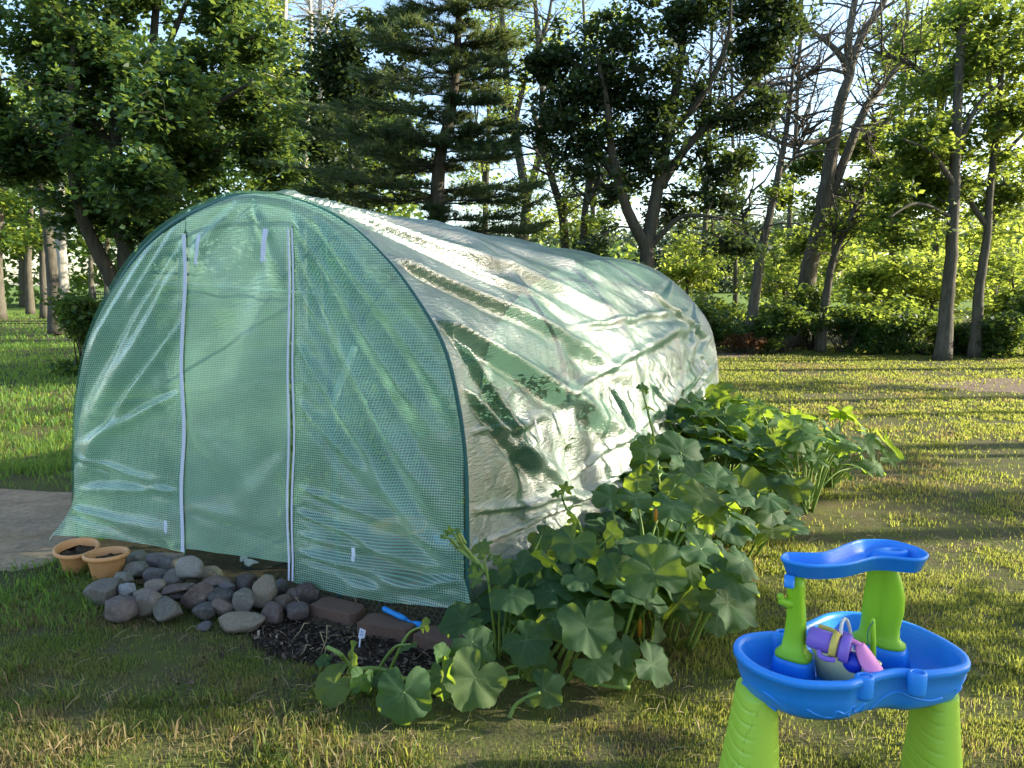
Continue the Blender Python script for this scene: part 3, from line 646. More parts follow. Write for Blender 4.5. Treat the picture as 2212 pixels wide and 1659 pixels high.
tree('locust_tree', 'slim forked trunk rising between the leaning trunk and the dark oak', [LB([(1246, 640), (1262, 480), (1270, 400), (1262, 340)], 20, .11, .05), LB([(1268, 440), (1300, 380), (1320, 340)], 20, .08, .04, False)], [B(1300, 470, 20, 50, 40, 18), B(1240, 540, 20, 50, 30, 14)], 'light', 'bark_dark', per=26, size=.11, crad=.42, twigs=50, seed=32, dens=1.1)
Y = 14
tree('oak_tree', 'broad dark oak standing behind the middle of the greenhouse roof', [
    LB([(1383, 680), (1396, 560), (1418, 420), (1448, 260), (1475, 90), (1482, -110)], Y, .15, .05), LB([(1398, 545), (1350, 440), (1322, 330), (1312, 230), (1290, 120)], Y, .11, .03, False, -.6), LB([(1420, 410), (1490, 310), (1590, 215), (1690, 110), (1740, 40)], Y, .09, .025, False, .6),
    LB([(1440, 300), (1520, 200), (1570, 90), (1580, -20)], Y, .07, .02, False, -.8), LB([(1400, 540), (1470, 470), (1560, 470)], Y, .06, .02, False, -.6), LB([(1330, 380), (1250, 300), (1170, 260)], Y, .06, .02, False, .5)],
    [B(1190, 230, Y, 100, 105, 70), B(1300, 330, Y, 110, 80, 60), B(1420, 110, Y, 130, 120, 85), B(1570, 40, Y, 130, 75, 60), B(1650, 90, Y, 90, 80, 46), B(1470, 290, Y, 100, 90, 60), B(1560, 320, Y, 75, 70, 36), B(1170, 120, Y, 65, 60, 28),
     B(1640, 230, Y, 45, 60, 18), B(1310, 170, Y, 80, 70, 36), B(1545, 430, Y, 60, 45, 18), B(1575, 525, Y, 50, 60, 18), B(1330, 430, Y + .8, 60, 45, 18), B(1265, 540, Y - .3, 60, 45, 22), B(1450, 480, Y + .8, 50, 60, 16), B(1710, 30, Y, 60, 50, 20), B(1330, 590, Y, 50, 30, 12)],
    'oak', 'bark_dark', per=44, size=.105, crad=.36, seed=33)
tree('ash_tree', 'dead slender leaning tree with bare twigs over the lawn corner', [LB([(1618, 705), (1640, 570), (1666, 450), (1692, 320), (1706, 225), (1716, 120)], 19, .125, .035), LB([(1694, 312), (1630, 280), (1565, 255), (1500, 200)], 19, .05, .015, False), LB([(1640, 560), (1610, 490), (1600, 440)], 19, .05, .02, False), LB([(1680, 385), (1720, 330), (1740, 260)], 19, .04, .015, False), LB([(1700, 270), (1650, 200), (1600, 180)], 19, .04, .012, False)],
     [B(1650, 610, 20.4, 50, 70, 16), B(1690, 430, 19, 30, 40, 7)], 'mid', 'bark_dead', per=24, size=.13, crad=.4, twigs=150, twig_len=1.7, seed=34, dens=1.3)
Y = 20.5
tree('ash_tree', 'tall half dead tree forking high above its leafy lower limbs', [
    LB([(1722, 720), (1744, 600), (1773, 470), (1798, 320), (1816, 220), (1834, 168), (1846, 100)], Y, .24, .09), LB([(1834, 172), (1822, 130), (1797, 100), (1752, 62), (1720, 20)], Y, .11, .03, False), LB([(1836, 150), (1833, 86), (1850, -20), (1856, -100)], Y, .12, .05, False), LB([(1841, 130), (1866, 70), (1903, 15), (1945, -60)], Y, .12, .05, False),
    LB([(1776, 480), (1862, 250), (1905, 190), (1950, 130), (2016, 45)], Y, .13, .04, False, 1.0), LB([(1866, 300), (1912, 265), (1945, 230)], Y, .09, .04, False), LB([(1800, 302), (1740, 308), (1694, 312)], Y, .09, .03, False, -.6), LB([(1835, 160), (1780, 150), (1730, 175), (1690, 220)], Y, .05, .015, False), LB([(1815, 480), (1870, 420), (1950, 400)], Y, .07, .02, False),
    LB([(2047, 199), (1968, 141), (1865, 100)], Y - 2, .09, .02, False)],
    [B(1755, 345, Y + 1.2, 70, 50, 34), B(1860, 320, Y + 1.2, 75, 60, 42), B(1820, 430, Y + 1.4, 70, 75, 46), B(1760, 530, Y + 1.4, 70, 60, 36), B(1915, 350, Y, 60, 60, 30), B(1880, 480, Y, 80, 60, 40), B(1950, 90, Y + 1, 70, 90, 22), B(1690, 420, Y, 40, 30, 10)],
    'mid', 'bark_dead', per=32, size=.135, crad=.45, twigs=170, twig_len=1.5, seed=35, dens=1.6)
tree('ash_tree', 'thin crooked grey stem in front of the undergrowth', [LB([(1772, 735), (1785, 640), (1800, 560), (1830, 490), (1850, 440)], 19, .11, .05), LB([(1795, 590), (1800, 520), (1795, 470)], 19, .05, .02, False)], [B(1850, 480, 19, 60, 45, 20), B(1800, 560, 19.5, 50, 40, 12)], 'mid', 'bark_grey', per=28, size=.12, crad=.4, twigs=20, seed=36)
Y = 17
tree('elm_tree', 'straight dark trunk with layered foliage at the lawn edge', [LB([(2036, 778), (2050, 610), (2060, 450), (2067, 250), (2078, 50), (2085, -80)], Y, .145, .07), LB([(2062, 400), (2010, 330), (1950, 300)], Y, .07, .02, False, -.8), LB([(2064, 330), (2110, 230), (2160, 180)], Y, .07, .02, False), LB([(2060, 470), (1980, 440), (1920, 470)], Y, .05, .02, False, -.6)],
     [B(2005, 410, Y + .9, 95, 80, 75), B(2070, 150, Y + 1, 100, 120, 85), B(1990, 260, Y, 60, 90, 46), B(2120, 50, Y, 90, 80, 50), B(1955, 490, Y, 60, 40, 24), B(2040, 320, Y + .8, 70, 60, 36), B(1930, 420, Y, 40, 50, 16)], 'mid', 'bark_grey', per=36, size=.13, crad=.45, seed=37)
tree('elm_tree', 'slimmer trunk beside the layered elm, leaning over the undergrowth', [LB([(2105, 775), (2116, 620), (2131, 520), (2138, 420), (2156, 250), (2170, 60)], 17.6, .115, .05), LB([(2133, 490), (2100, 440), (2090, 400)], 17.6, .07, .03, False), LB([(2145, 350), (2200, 300), (2240, 250)], 17.6, .06, .02, False)],
     [B(2180, 230, 17.6, 75, 130, 80), B(2190, 410, 18.4, 60, 60, 34), B(2200, 80, 17.6, 70, 90, 44), B(2110, 420, 18.6, 40, 40, 12)], 'mid', 'bark_grey', per=36, size=.13, crad=.45, seed=38)
for i, (x, Yd, r, lean, lf, bl, lb) in enumerate((
    (1045, 31, .13, 14, 'light', [(1050, 120, 60, 110, 34), (1035, 380, 50, 90, 26)], 'slim pale tree showing through the gaps right of the pine'), (1285, 30, .11, -20, 'light', [(1270, 60, 70, 70, 26), (1290, 250, 60, 80, 20), (1310, 430, 60, 60, 22)], 'slim tree far behind the oak with thin light leaves'),
    (1520, 27, .10, 16, 'light', [(1520, 420, 60, 90, 34), (1510, 540, 70, 50, 30), (1530, 280, 50, 60, 12)], 'slim light leaved tree between the oak and the dead ash'), (1590, 30, .09, -10, 'mid', [(1590, 500, 50, 70, 20), (1570, 590, 60, 40, 22)], 'thin dark stem far behind the dead ash twigs'),
    (1700, 33, .12, 26, 'mid', [(1720, 520, 60, 70, 24), (1690, 580, 70, 50, 26)], 'slim tree in the haze between the two dead trees'), (1925, 25, .12, 30, 'mid', [(1950, 200, 60, 110, 34), (1940, 60, 80, 80, 34), (1930, 330, 60, 70, 26), (1900, 440, 60, 60, 24)], 'leafy slim tree filling the gap before the elms'),
    (2020, 29, .12, 10, 'light', [(2000, 120, 70, 100, 34), (2020, 330, 60, 90, 30), (2010, 520, 70, 60, 34)], 'light leaved slim tree behind the straight elm trunk'), (2150, 27, .12, -14, 'light', [(2140, 120, 70, 110, 36), (2150, 360, 60, 90, 34), (2170, 520, 60, 60, 30)], 'light leaved slim tree behind the leaning elm'))):
    tree('slim_tree', lb, [LB([(x, 665), (x + lean * .2, 480), (x + lean * .7, 300), (x + lean, 120), (x + lean * 1.4, -60)], Yd, r, r * .4), LB([(x + lean * .3, 430), (x - lean, 280), (x - 2.2 * lean, 120)], Yd, r * .5, .02, False), LB([(x + lean * .7, 300), (x + 2.4 * lean, 180), (x + 3 * lean, 60)], Yd, r * .5, .02, False)],
         [B(a, b_, Yd, c_, d_, n_) for a, b_, c_, d_, n_ in bl], lf, 'bark_grey', per=26, size=.15, crad=.55, twigs=60, twig_len=1.5, seed=120 + i, group='slim trees in the woodland edge', dens=1.1)
# backlit young trees and shrubs behind the lawn edge
for i, (x, y, Yd, rx, ry, n, lf, lb) in enumerate((
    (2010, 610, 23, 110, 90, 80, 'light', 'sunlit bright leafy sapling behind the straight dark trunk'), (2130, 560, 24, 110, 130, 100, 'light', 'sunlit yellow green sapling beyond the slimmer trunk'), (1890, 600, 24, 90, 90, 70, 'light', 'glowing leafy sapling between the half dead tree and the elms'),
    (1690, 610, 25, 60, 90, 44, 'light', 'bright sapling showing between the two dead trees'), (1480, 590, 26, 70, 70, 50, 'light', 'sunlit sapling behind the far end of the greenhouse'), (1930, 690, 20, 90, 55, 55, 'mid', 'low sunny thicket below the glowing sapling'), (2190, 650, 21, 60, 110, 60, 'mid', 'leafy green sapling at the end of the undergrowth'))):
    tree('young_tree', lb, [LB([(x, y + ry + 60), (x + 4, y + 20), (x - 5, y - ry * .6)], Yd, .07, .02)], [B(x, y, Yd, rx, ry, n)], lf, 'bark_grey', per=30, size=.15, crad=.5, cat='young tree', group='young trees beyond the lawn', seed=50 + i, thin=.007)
def shrub(name, label, x, yb, Yd, wd, ht, n, lf='shrub', size=.10, per=34, seed=0, crad=.28, group='shrubs along the lawn edge'):
    rg = np.random.default_rng(300 + seed); k = Yd / FOC * SCL; b0 = np.array([Wp(x, yb, Yd)[0], Yd, 0.0]); rx = wd * k / 2; h = ht * k
    ob = empty(name, b0, label, 'shrub', group)
    p = blob_points([((b0[0], Yd, h * .52), rx, rx * .75, h * .52, n)], rg); p[:, 2] = np.maximum(p[:, 2], .12)
    b = MB()
    for q in p[:: max(1, n // 26)]:
        s0 = b0 + np.array([rg.normal() * rx * .15, rg.normal() * rx * .12, 0]); mid = (s0 + q) / 2 + rg.normal(size=3) * .08; b.add(*tube([s0, mid, q], [.016, .010, .004], 5))
    b.build('stem', M['bark_dark'], ob)
    V, F, ti = leaves(p, np.full(len(p), crad), per + 10, size, .7, .6, 1.1, rg); link('foliage', mesh(V - b0, F, 'foliage', ti), M[lf], ob)
    return ob
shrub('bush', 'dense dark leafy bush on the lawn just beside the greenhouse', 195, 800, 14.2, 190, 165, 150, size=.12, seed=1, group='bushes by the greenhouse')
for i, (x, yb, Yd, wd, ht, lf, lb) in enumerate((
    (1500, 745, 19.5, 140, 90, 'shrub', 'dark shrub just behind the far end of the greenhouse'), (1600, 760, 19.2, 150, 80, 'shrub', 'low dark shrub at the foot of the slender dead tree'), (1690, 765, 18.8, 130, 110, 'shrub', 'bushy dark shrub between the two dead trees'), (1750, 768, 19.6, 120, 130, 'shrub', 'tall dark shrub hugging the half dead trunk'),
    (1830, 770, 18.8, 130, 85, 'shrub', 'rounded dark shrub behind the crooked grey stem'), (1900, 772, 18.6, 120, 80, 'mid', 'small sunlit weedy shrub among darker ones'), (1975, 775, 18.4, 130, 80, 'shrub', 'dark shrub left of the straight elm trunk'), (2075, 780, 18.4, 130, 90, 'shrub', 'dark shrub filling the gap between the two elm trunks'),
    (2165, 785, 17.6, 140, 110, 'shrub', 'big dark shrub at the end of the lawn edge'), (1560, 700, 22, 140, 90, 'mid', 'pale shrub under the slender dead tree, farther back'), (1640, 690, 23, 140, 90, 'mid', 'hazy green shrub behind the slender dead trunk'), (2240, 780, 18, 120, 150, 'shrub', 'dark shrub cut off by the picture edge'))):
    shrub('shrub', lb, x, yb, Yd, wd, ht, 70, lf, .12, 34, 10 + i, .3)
for i, (x, Yd, lb) in enumerate(((1590, 18.6, 'rusty dried weed clump at the lawn corner'), (1625, 18.3, 'reddish dried weed clump beside the dirt edge'), (1668, 18.4, 'brown and green weed clump before the shrubs'))):
    shrub('weed_clump', lb, x, 780, Yd, 46, 34, 22, 'dry' if i < 2 else 'mid', .08, 26, 40 + i, .16, 'weeds at the lawn corner')
# the woods far off, seen as one mass, and a wooded ridge behind the field
def woods(name, Yd, spans, size, leaf, per, kindname, seed):
    rg = np.random.default_rng(seed); C = []
    for x0, x1, h, n in spans:
        x = x0 + (x1 - x0) * rg.random(n); hh = h * (.55 + .6 * fbm(x * .12, x * 0 + seed, 5, 3)); z = hh * rg.random(n) ** .7; C.append(np.stack([x, Yd + rg.normal(size=n) * Yd * .06, z], 1))
    C = np.concatenate(C); V, F, ti = leaves(C, np.full(len(C), size * 3.2), per, size, .7, .7, 1.1, rg)
    tag(link(name, mesh(V, F, name, ti), M[leaf]), kind='stuff')
woods('distant_woods', 62, [(-75, -46, 17, 340), (-46, -22, 13, 300), (-22, -8, 17, 380), (-8, 10, 4.5, 110)], .55, 'mid', 34, 'stuff', 3)
woods('ridge_woods', 170, [(-60, 10, 15, 250), (10, 60, 15, 360), (60, 160, 20, 520)], 1.2, 'far', 36, 'stuff', 4)
woods('field_hedge', 48, [(16, 60, 5.5, 380)], .42, 'light', 34, 'stuff', 6)
# trees standing outside the view whose shade falls across the lawn
for i, (x, y, r, blobs) in enumerate((
    (9.5, 3.0, .14, [((9.5, 3.0, 4.9), .8, .4, .4, 24), ((9.3, 2.72, 3.6), .7, .32, .38, 26), ((9.5, 4.1, 3.2), .8, .40, .40, 14), ((9.5, 4.28, 4.3), .6, .34, .62, 40), ((9.6, 3.9, 5.3), .8, .5, .4, 22), ((9.5, 2.1, 4.4), .8, .4, .7, 26)]), (16, 5.9, .22, [((16, 6.9, 8.5), 1.6, 2.4, 1.0, 60), ((16, 5.6, 7.2), 1.2, .35, .4, 8)]), (19, 8.8, .26, [((19, 8.6, 7.9), 2, .9, 1.2, 40)]), (23, 12.4, .3, [((23, 12.6, 9.4), 3, 1.6, 1.4, 50), ((21, 13.8, 6.6), 2, .6, .8, 18)]),
    (15, 15.6, .22, [((15, 15.9, 6.4), 1.8, .8, 1.0, 24)]), (14, .6, .3, [((14, .6, 5.0), 2.2, 1.2, 1.6, 70)]), (13, 8.0, .10, [((13, 7.9, 4.1), .7, .4, .5, 7)]), (20, 10.8, .18, [((20, 10.8, 7.2), 1.2, .5, .6, 10)]), (17, 6.9, .12, [((17, 6.9, 5.4), .9, .3, .3, 6)]))):
    tree('shade_tree', 'tall tree beside the lawn throwing long shadows over the grass', [([(x, y, 0), (x + .1, y, 2.5), (x - .1, y + .2, 5), (x, y, 8.5)], r, r * .4)], blobs, 'mid', 'bark_dark', per=34, size=.17, crad=.5, seed=80 + i, group='shade trees beside the lawn')

# iron fence across the far lawn
fn = empty('iron_fence', Wp(200, 664, 36) * [1, 1, 0], 'black iron picket fence crossing the far shaded lawn', 'fence')
M['iron'] = plain('black_iron', (0.015, 0.015, 0.016), 0.5, 0.2, 20)
p0 = Wp(150, 660, 36); p1 = Wp(262, 660, 36); x0, x1 = p0[0], p1[0]
for z in (.22, 1.05, 1.22): b = MB(); b.add(*tube([(x0, 36, z), (x1, 36, z)], .02, 5)); b.build('rail', M['iron'], fn, False)
for i in range(22): x = x0 + (x1 - x0) * (i + .5) / 22; b = MB(); b.add(*tube([(x, 36, .1), (x, 36, 1.33), (x, 36, 1.42)], [.016, .016, .002], 5)); b.build('picket', M['iron'], fn, False)
for x in (x0, (x0 + x1) / 2, x1): b = MB(); b.add(*lathe([(.045, 0), (.045, 1.5), (.06, 1.52), (.03, 1.58), (.0, 1.62)], 8, (x, 36, 0))); b.build('post', M['iron'], fn, False)
wf = empty('wire_fence', Wp(107, 690, 33) * [1, 1, 0], 'thin wire fence with a dark metal post at the lawn boundary', 'fence')
xp = Wp(108, 690, 32.5)[0]
b = MB(); b.add(*lathe([(.04, 0), (.04, 1.45), (.0, 1.47)], 8, (xp, 32.5, 0))); b.build('post', M['iron'], wf, False)
for z in (.05, .14): b = MB(); b.add(*tube([(xp, 32.5, z), (xp - 9, 32.5, z)], .02, 4)); b.build('wire', M['iron'], wf, False)

# ------------------------------------------------------------------ grass
def in_poly(x, y, P):
    P = np.asarray(P); c = np.zeros(len(x), bool); j = len(P) - 1
    for i in range(len(P)):
        yi, yj = P[i, 1], P[j, 1]; xi, xj = P[i, 0], P[j, 0]
        k = ((yi > y) != (yj > y)) & (x < (xj - xi) * (y - yi) / (yj - yi + 1e-12) + xi); c ^= k; j = i
    return c
def blades(n, y0, y1, dens_pow, h, wd, seed, xr=None, keep=None, bend=.6, lush=0.0, spread=0.69):
    rg = np.random.default_rng(seed)
    y = (y0 ** dens_pow + (y1 ** dens_pow - y0 ** dens_pow) * rg.random(n)) ** (1 / dens_pow)
    x = (rg.random(n) * 2 - 1) * (y * spread + .25) if xr is None else xr[0] + (xr[1] - xr[0]) * rg.random(n)
    l = np.stack([(x - GO[0]) * GA[0] + (y - GO[1]) * GA[1], (x - GO[0]) * GB[0] + (y - GO[1]) * GB[1]], 1)
    ok = ~((np.abs(l[:, 0]) < 1.4) & (l[:, 1] > -.06) & (l[:, 1] < GL)) & ~in_poly(x, y, MULCH) & ~in_poly(x, y, PATHP)
    dn = fbm(x * 1.3, y * 1.3, 4, 3); dn2 = fbm(x * 6, y * 6, 9, 2)
    ok &= rg.random(n) < np.clip((dn - .36) * 5.0 + lush, .10, 1) * np.clip((dn2 - .30) * 3.6 + lush, .18, 1)
    strip = (l[:, 0] > 1.35) & (l[:, 0] < 2.3) & (l[:, 1] > -.4) & (l[:, 1] < 4.2); ok &= ~(strip & (rg.random(n) < .72))
    dirt = in_poly(x, y, [(13.2, 13.4), (8.4, 13.6), (6.9, 12.6), (7.2, 11.9), (9.5, 11.6), (14, 11.9)]); ok &= ~(dirt & (rg.random(n) < .8))
    if keep is not None: ok &= keep(x, y, rg)
    x, y, dn = x[ok], y[ok], dn[ok]; n = len(x)
    a = rg.random(n) * 2 * math.pi; H = h * (.45 + .9 * rg.random(n)) * (.7 + .7 * fbm(x * 2.1, y * 2.1, 14, 2)); W_ = wd * (.6 + .8 * rg.random(n))
    ax = np.stack([np.cos(a), np.sin(a), 0 * a], 1); lean = bend * (rg.random(n) ** .7); b = rg.random(n) * 2 * math.pi; ld = np.stack([np.cos(b), np.sin(b), 0 * b], 1)
    p0 = np.stack([x, y, 0 * x], 1); up = np.array([0, 0, 1.0])
    p1 = p0 + (up * .6 + ld * lean[:, None] * .35) * H[:, None]; p2 = p0 + (up * (1 - .45 * lean[:, None]) + ld * lean[:, None] * 1.0) * H[:, None]
    V = np.stack([p0 - ax * W_[:, None] / 2, p0 + ax * W_[:, None] / 2, p1 - ax * W_[:, None] * .4, p1 + ax * W_[:, None] * .4, p2], 1).reshape(-1, 3)
    i = np.arange(n)[:, None] * 5; F = np.concatenate([i + [0, 1, 3], i + [0, 3, 2], i + [2, 3, 4]]).astype(np.int64)
    tint = np.clip(fbm(x * .9 + 5, y * .9, 21, 3) * 1.0 + fbm(x * 5 + 2, y * 5, 33, 2) * .9 - .68 + .6 * (rg.random(n) - .35), 0, 1)
    return V, F, np.repeat(tint, 5)
def grass_mat(name, green, lush, straw, tg):
    m, t, out = newmat(name); a = nd(t, 'ShaderNodeAttribute', attribute_name='tint')
    c = ramp(t, a.outputs['Fac'], [(0.0, lush), (0.42, green), (0.75, straw), (1.0, tuple(1.25 * x for x in straw))])
    ct = ramp(t, a.outputs['Fac'], [(0.0, tg), (0.5, tuple(1.1 * x for x in tg)), (0.85, (0.34, 0.26, 0.10))])
    p = nd(t, 'ShaderNodeBsdfPrincipled', {'Base Color': c, 'Roughness': 0.55, 'Specular IOR Level': 0.25}); tl = nd(t, 'ShaderNodeBsdfTranslucent', {'Color': ct})
    mx = nd(t, 'ShaderNodeMixShader', {0: 0.45, 1: p.outputs[0], 2: tl.outputs[0]}); t.links.new(mx.outputs[0], out.inputs[0]); return m
M['grass'] = grass_mat('grass_blade', (0.070, 0.110, 0.026), (0.035, 0.075, 0.020), (0.20, 0.155, 0.08), (0.40, 0.44, 0.075))
M['lush'] = grass_mat('lush_blade', (0.065, 0.135, 0.026), (0.045, 0.105, 0.022), (0.13, 0.16, 0.045), (0.36, 0.52, 0.07))
parts = [blades(300000, 1.7, 4.8, 1.5, .026, .0034, 1), blades(170000, 4.2, 10, 1.4, .032, .0070, 2), blades(260000, 8, 21, 1.3, .036, .018, 3, keep=lambda x, y, r: x > -1, lush=.25),
         blades(26000, 1.7, 3.2, 1.5, .075, .006, 4, keep=lambda x, y, r: (fbm(x * 2.2 + 3, y * 2.2, 40, 2) > .60) | ((x < -.6) & (y < 2.75) & (r.random(len(x)) < .25)), bend=1.0)]
def merge(parts):
    V = []; F = []; T = []; o = 0
    for v, f, t in parts: V.append(v); F.append(f + o); T.append(t); o += len(v)
    return np.concatenate(V), np.concatenate(F), np.concatenate(T)
V, F, T = merge(parts); tag(link('grass', mesh(V, F, 'grass', T), M['grass']), kind='stuff')
LEFTK = lambda x, y, r: x < -.45 * (y - 4) - 2.2
parts = [blades(60000, 4.3, 8.5, 1.4, .085, .009, 5, keep=LEFTK, lush=.6, bend=.9), blades(60000, 8, 22, 1.3, .08, .02, 6, keep=lambda x, y, r: x < -2, lush=.5), blades(30000, 20, 46, 1.2, .10, .05, 7, keep=lambda x, y, r: x < -5, lush=.5),
         blades(4200, 3.5, 4.9, 1.2, .06, .006, 8, xr=(-3.2, -2.0), keep=lambda x, y, r: (x < -2.05 - .2 * (y - 3.6)), lush=.8, bend=1.1)]
V, F, T = merge(parts); tag(link('lush_grass', mesh(V, F, 'lush', np.clip(T * .7, 0, 1)), M['lush']), kind='stuff')
# loose dry stalks and thatch lying in the lawn
rg = np.random.default_rng(77); b = MB()
for i in range(900):
    y = 1.8 + 3.6 * rg.random() ** 1.3; x = (rg.random() * 2 - 1) * y * .68; a = rg.random() * 6.28; L = .03 + .07 * rg.random()
    if abs((x - GO[0]) * GA[0] + (y - GO[1]) * GA[1]) < 1.4 and 0 < (x - GO[0]) * GB[0] + (y - GO[1]) * GB[1] < GL: continue
    d = np.array([math.cos(a), math.sin(a), .1 + .25 * rg.random()]); p = np.array([x, y, .012]); b.add(*tube([p, p + d * L * .5 + [0, 0, .008], p + d * L], [.0012, .0012, .0006], 3, False))
for px, py, hh in ((655, 1340, .12), (700, 1440, .16), (760, 1330, .12), (690, 1420, .15), (625, 1390, .10), (880, 1330, .18), (745, 1290, .14), (640, 1425, .07)):
    p = G(px, py); q = p + [.04 * rg.normal(), 0, hh]; b.add(*tube([p, (p + q) / 2 + [.015, 0, .01], q, q + [.02, 0, -.004]], [.0018, .0016, .003, .001], 4))
o = b.build('dry_grass_stalks', plain('straw', (0.34, 0.27, 0.15), .7, .2, 30)); tag(o, kind='stuff')
# bark chips on the soil bed
rg = np.random.default_rng(31); N = 5200; lo = np.min(MULCH, 0) - .15; hi = np.max(MULCH, 0) + .15
x = lo[0] + (hi[0] - lo[0]) * rg.random(N); y = lo[1] + (hi[1] - lo[1]) * rg.random(N); k = in_poly(x, y, MULCH) | (rg.random(N) < .10); x, y = x[k], y[k]; N = len(x)
c = np.stack([x, y, .010 + .016 * rg.random(N)], 1); u = rg.normal(size=(N, 3)) * [1, 1, .5]; u /= np.linalg.norm(u, axis=1)[:, None]; v = np.cross(u, rg.normal(size=(N, 3)) * [.5, .5, 1] + [0, 0, .6]); v /= np.linalg.norm(v, axis=1)[:, None]
L = (.005 + .011 * rg.random(N) ** 2)[:, None]; Q = np.stack([c - u * L - v * L * .4, c + u * L - v * L * .5, c + u * L * .8 + v * L * .4, c - u * L * .9 + v * L * .5], 1).reshape(-1, 3)
m, t, out = newmat('bark_chip'); a = nd(t, 'ShaderNodeAttribute', attribute_name='tint'); p = nd(t, 'ShaderNodeBsdfPrincipled', {'Base Color': ramp(t, a.outputs['Fac'], [(0, (.012, .009, .008)), (.6, (.05, .034, .024)), (.93, (.12, .085, .06)), (1, (.35, .29, .22))]), 'Roughness': .9}); t.links.new(p.outputs[0], out.inputs[0])
tag(link('bark_mulch', mesh(Q, np.arange(N * 4).reshape(N, 4), 'chips', np.repeat(rg.random(N), 4)), m), kind='stuff')
fl_pts = gw(np.array([(-1.36, -.10, 0), (-.5, -.22, 0), (.3, -.18, 0), (1.36, .02, 0), (1.5, 2.3, 0), (1.55, GL - .1, 0), (-1.1, GL - .1, 0), (-1.33, 2.3, 0)]))[:, :2]
sheet('tunnel_floor', fl_pts, 0.012, M['floor'], .02)

# ------------------------------------------------------------------ stones in front of the door
m, t, out = newmat('field_stone')
oi = nd(t, 'ShaderNodeObjectInfo'); tc = nd(t, 'ShaderNodeTexCoord')
n1 = noise_tex(t, 9, 5, .65, tc.outputs['Object'], .4); n2 = noise_tex(t, 90, 4, .7, tc.outputs['Object']); n3 = noise_tex(t, 28, 4, .6, tc.outputs['Object'], 1.2)
c = mixc(t, ramp(t, n1, [(.35, 0.0), (.7, 1.0)]), oi.outputs['Color'], mixc(t, .5, oi.outputs['Color'], (.19, .165, .14)))
c = mixc(t, ramp(t, n3, [(.56, 0.0), (.70, .55)]), c, mixc(t, .6, oi.outputs['Color'], (.36, .33, .29)))
c = mixc(t, ramp(t, n2, [(.3, .45), (.52, 0.0)]), c, (.03, .026, .024))
p = nd(t, 'ShaderNodeBsdfPrincipled', {'Base Color': c, 'Roughness': .72, 'Specular IOR Level': .25}); bm = nd(t, 'ShaderNodeBump', {'Height': mixc(t, .5, n2, n3), 'Strength': .5, 'Distance': .006}); t.links.new(bm.outputs[0], p.inputs['Normal']); t.links.new(p.outputs[0], out.inputs[0]); M['stone'] = m
import bmesh
def stone(zx, zy, w_, h_, z, col, label, ang=0.0, dep=.85, seed=0, rough=.16):
    """zx, zy: middle of the stone in the photograph (close-up units); w_, h_: its size there; z: height of its middle"""
    px, py = (100 + zx * .5425) * .5486, (2000 + zy * .5425) * .5486
    c = G(px, py, z); dist = np.linalg.norm(c - [0, 0, CAM_H]); k = .5425 * .5486 * SCL * dist / FOC
    W_, H_ = w_ * k * .52, h_ * k * .52
    bm_ = bmesh.new(); bmesh.ops.create_icosphere(bm_, subdivisions=4, radius=1.0)
    for v in bm_.verts:
        q = v.co.copy(); off = Vector((seed * 3.1, seed * 1.7, seed * .9))
        r = 1 + rough * 1.5 * mnoise.noise(q * .9 + off) + rough * .55 * mnoise.noise(q * 2.1 + off) + rough * .22 * mnoise.noise(q * 5 + off)
        s_ = Vector((abs(q.x) ** .85 * (1 if q.x > 0 else -1), q.y, abs(q.z) ** .9 * (1 if q.z > 0 else -1)))
        v.co = s_ * r
    for _k in range(6):
        nn = Vector((random.gauss(0, 1), random.gauss(0, 1), random.gauss(0, .8))).normalized(); dd = random.uniform(.58, .86)
        for v in bm_.verts:
            e = v.co.dot(nn) - dd
            if e > 0: v.co -= nn * e * .82
    me = bpy.data.meshes.new('stone'); bm_.to_mesh(me); bm_.free()
    me.transform(Matrix.Diagonal((W_, (W_ + H_) / 2 * dep, H_, 1))); me.transform(Matrix.Rotation(ang, 4, 'Y')); me.transform(Matrix.Rotation(random.uniform(-.3, .3), 4, 'Z'))
    o = link('stone', me, M['stone'], None, c, True); o.color = (*[x * m_ for x, m_ in zip(col, (.86, .80, .74))], 1); tag(o, label, 'stone', 'stones piled before the greenhouse door')
GY, PU, SL, TN, RD, PL = (.135, .125, .118), (.098, .078, .085), (.060, .066, .078), (.235, .20, .155), (.125, .082, .068), (.30, .285, .27)
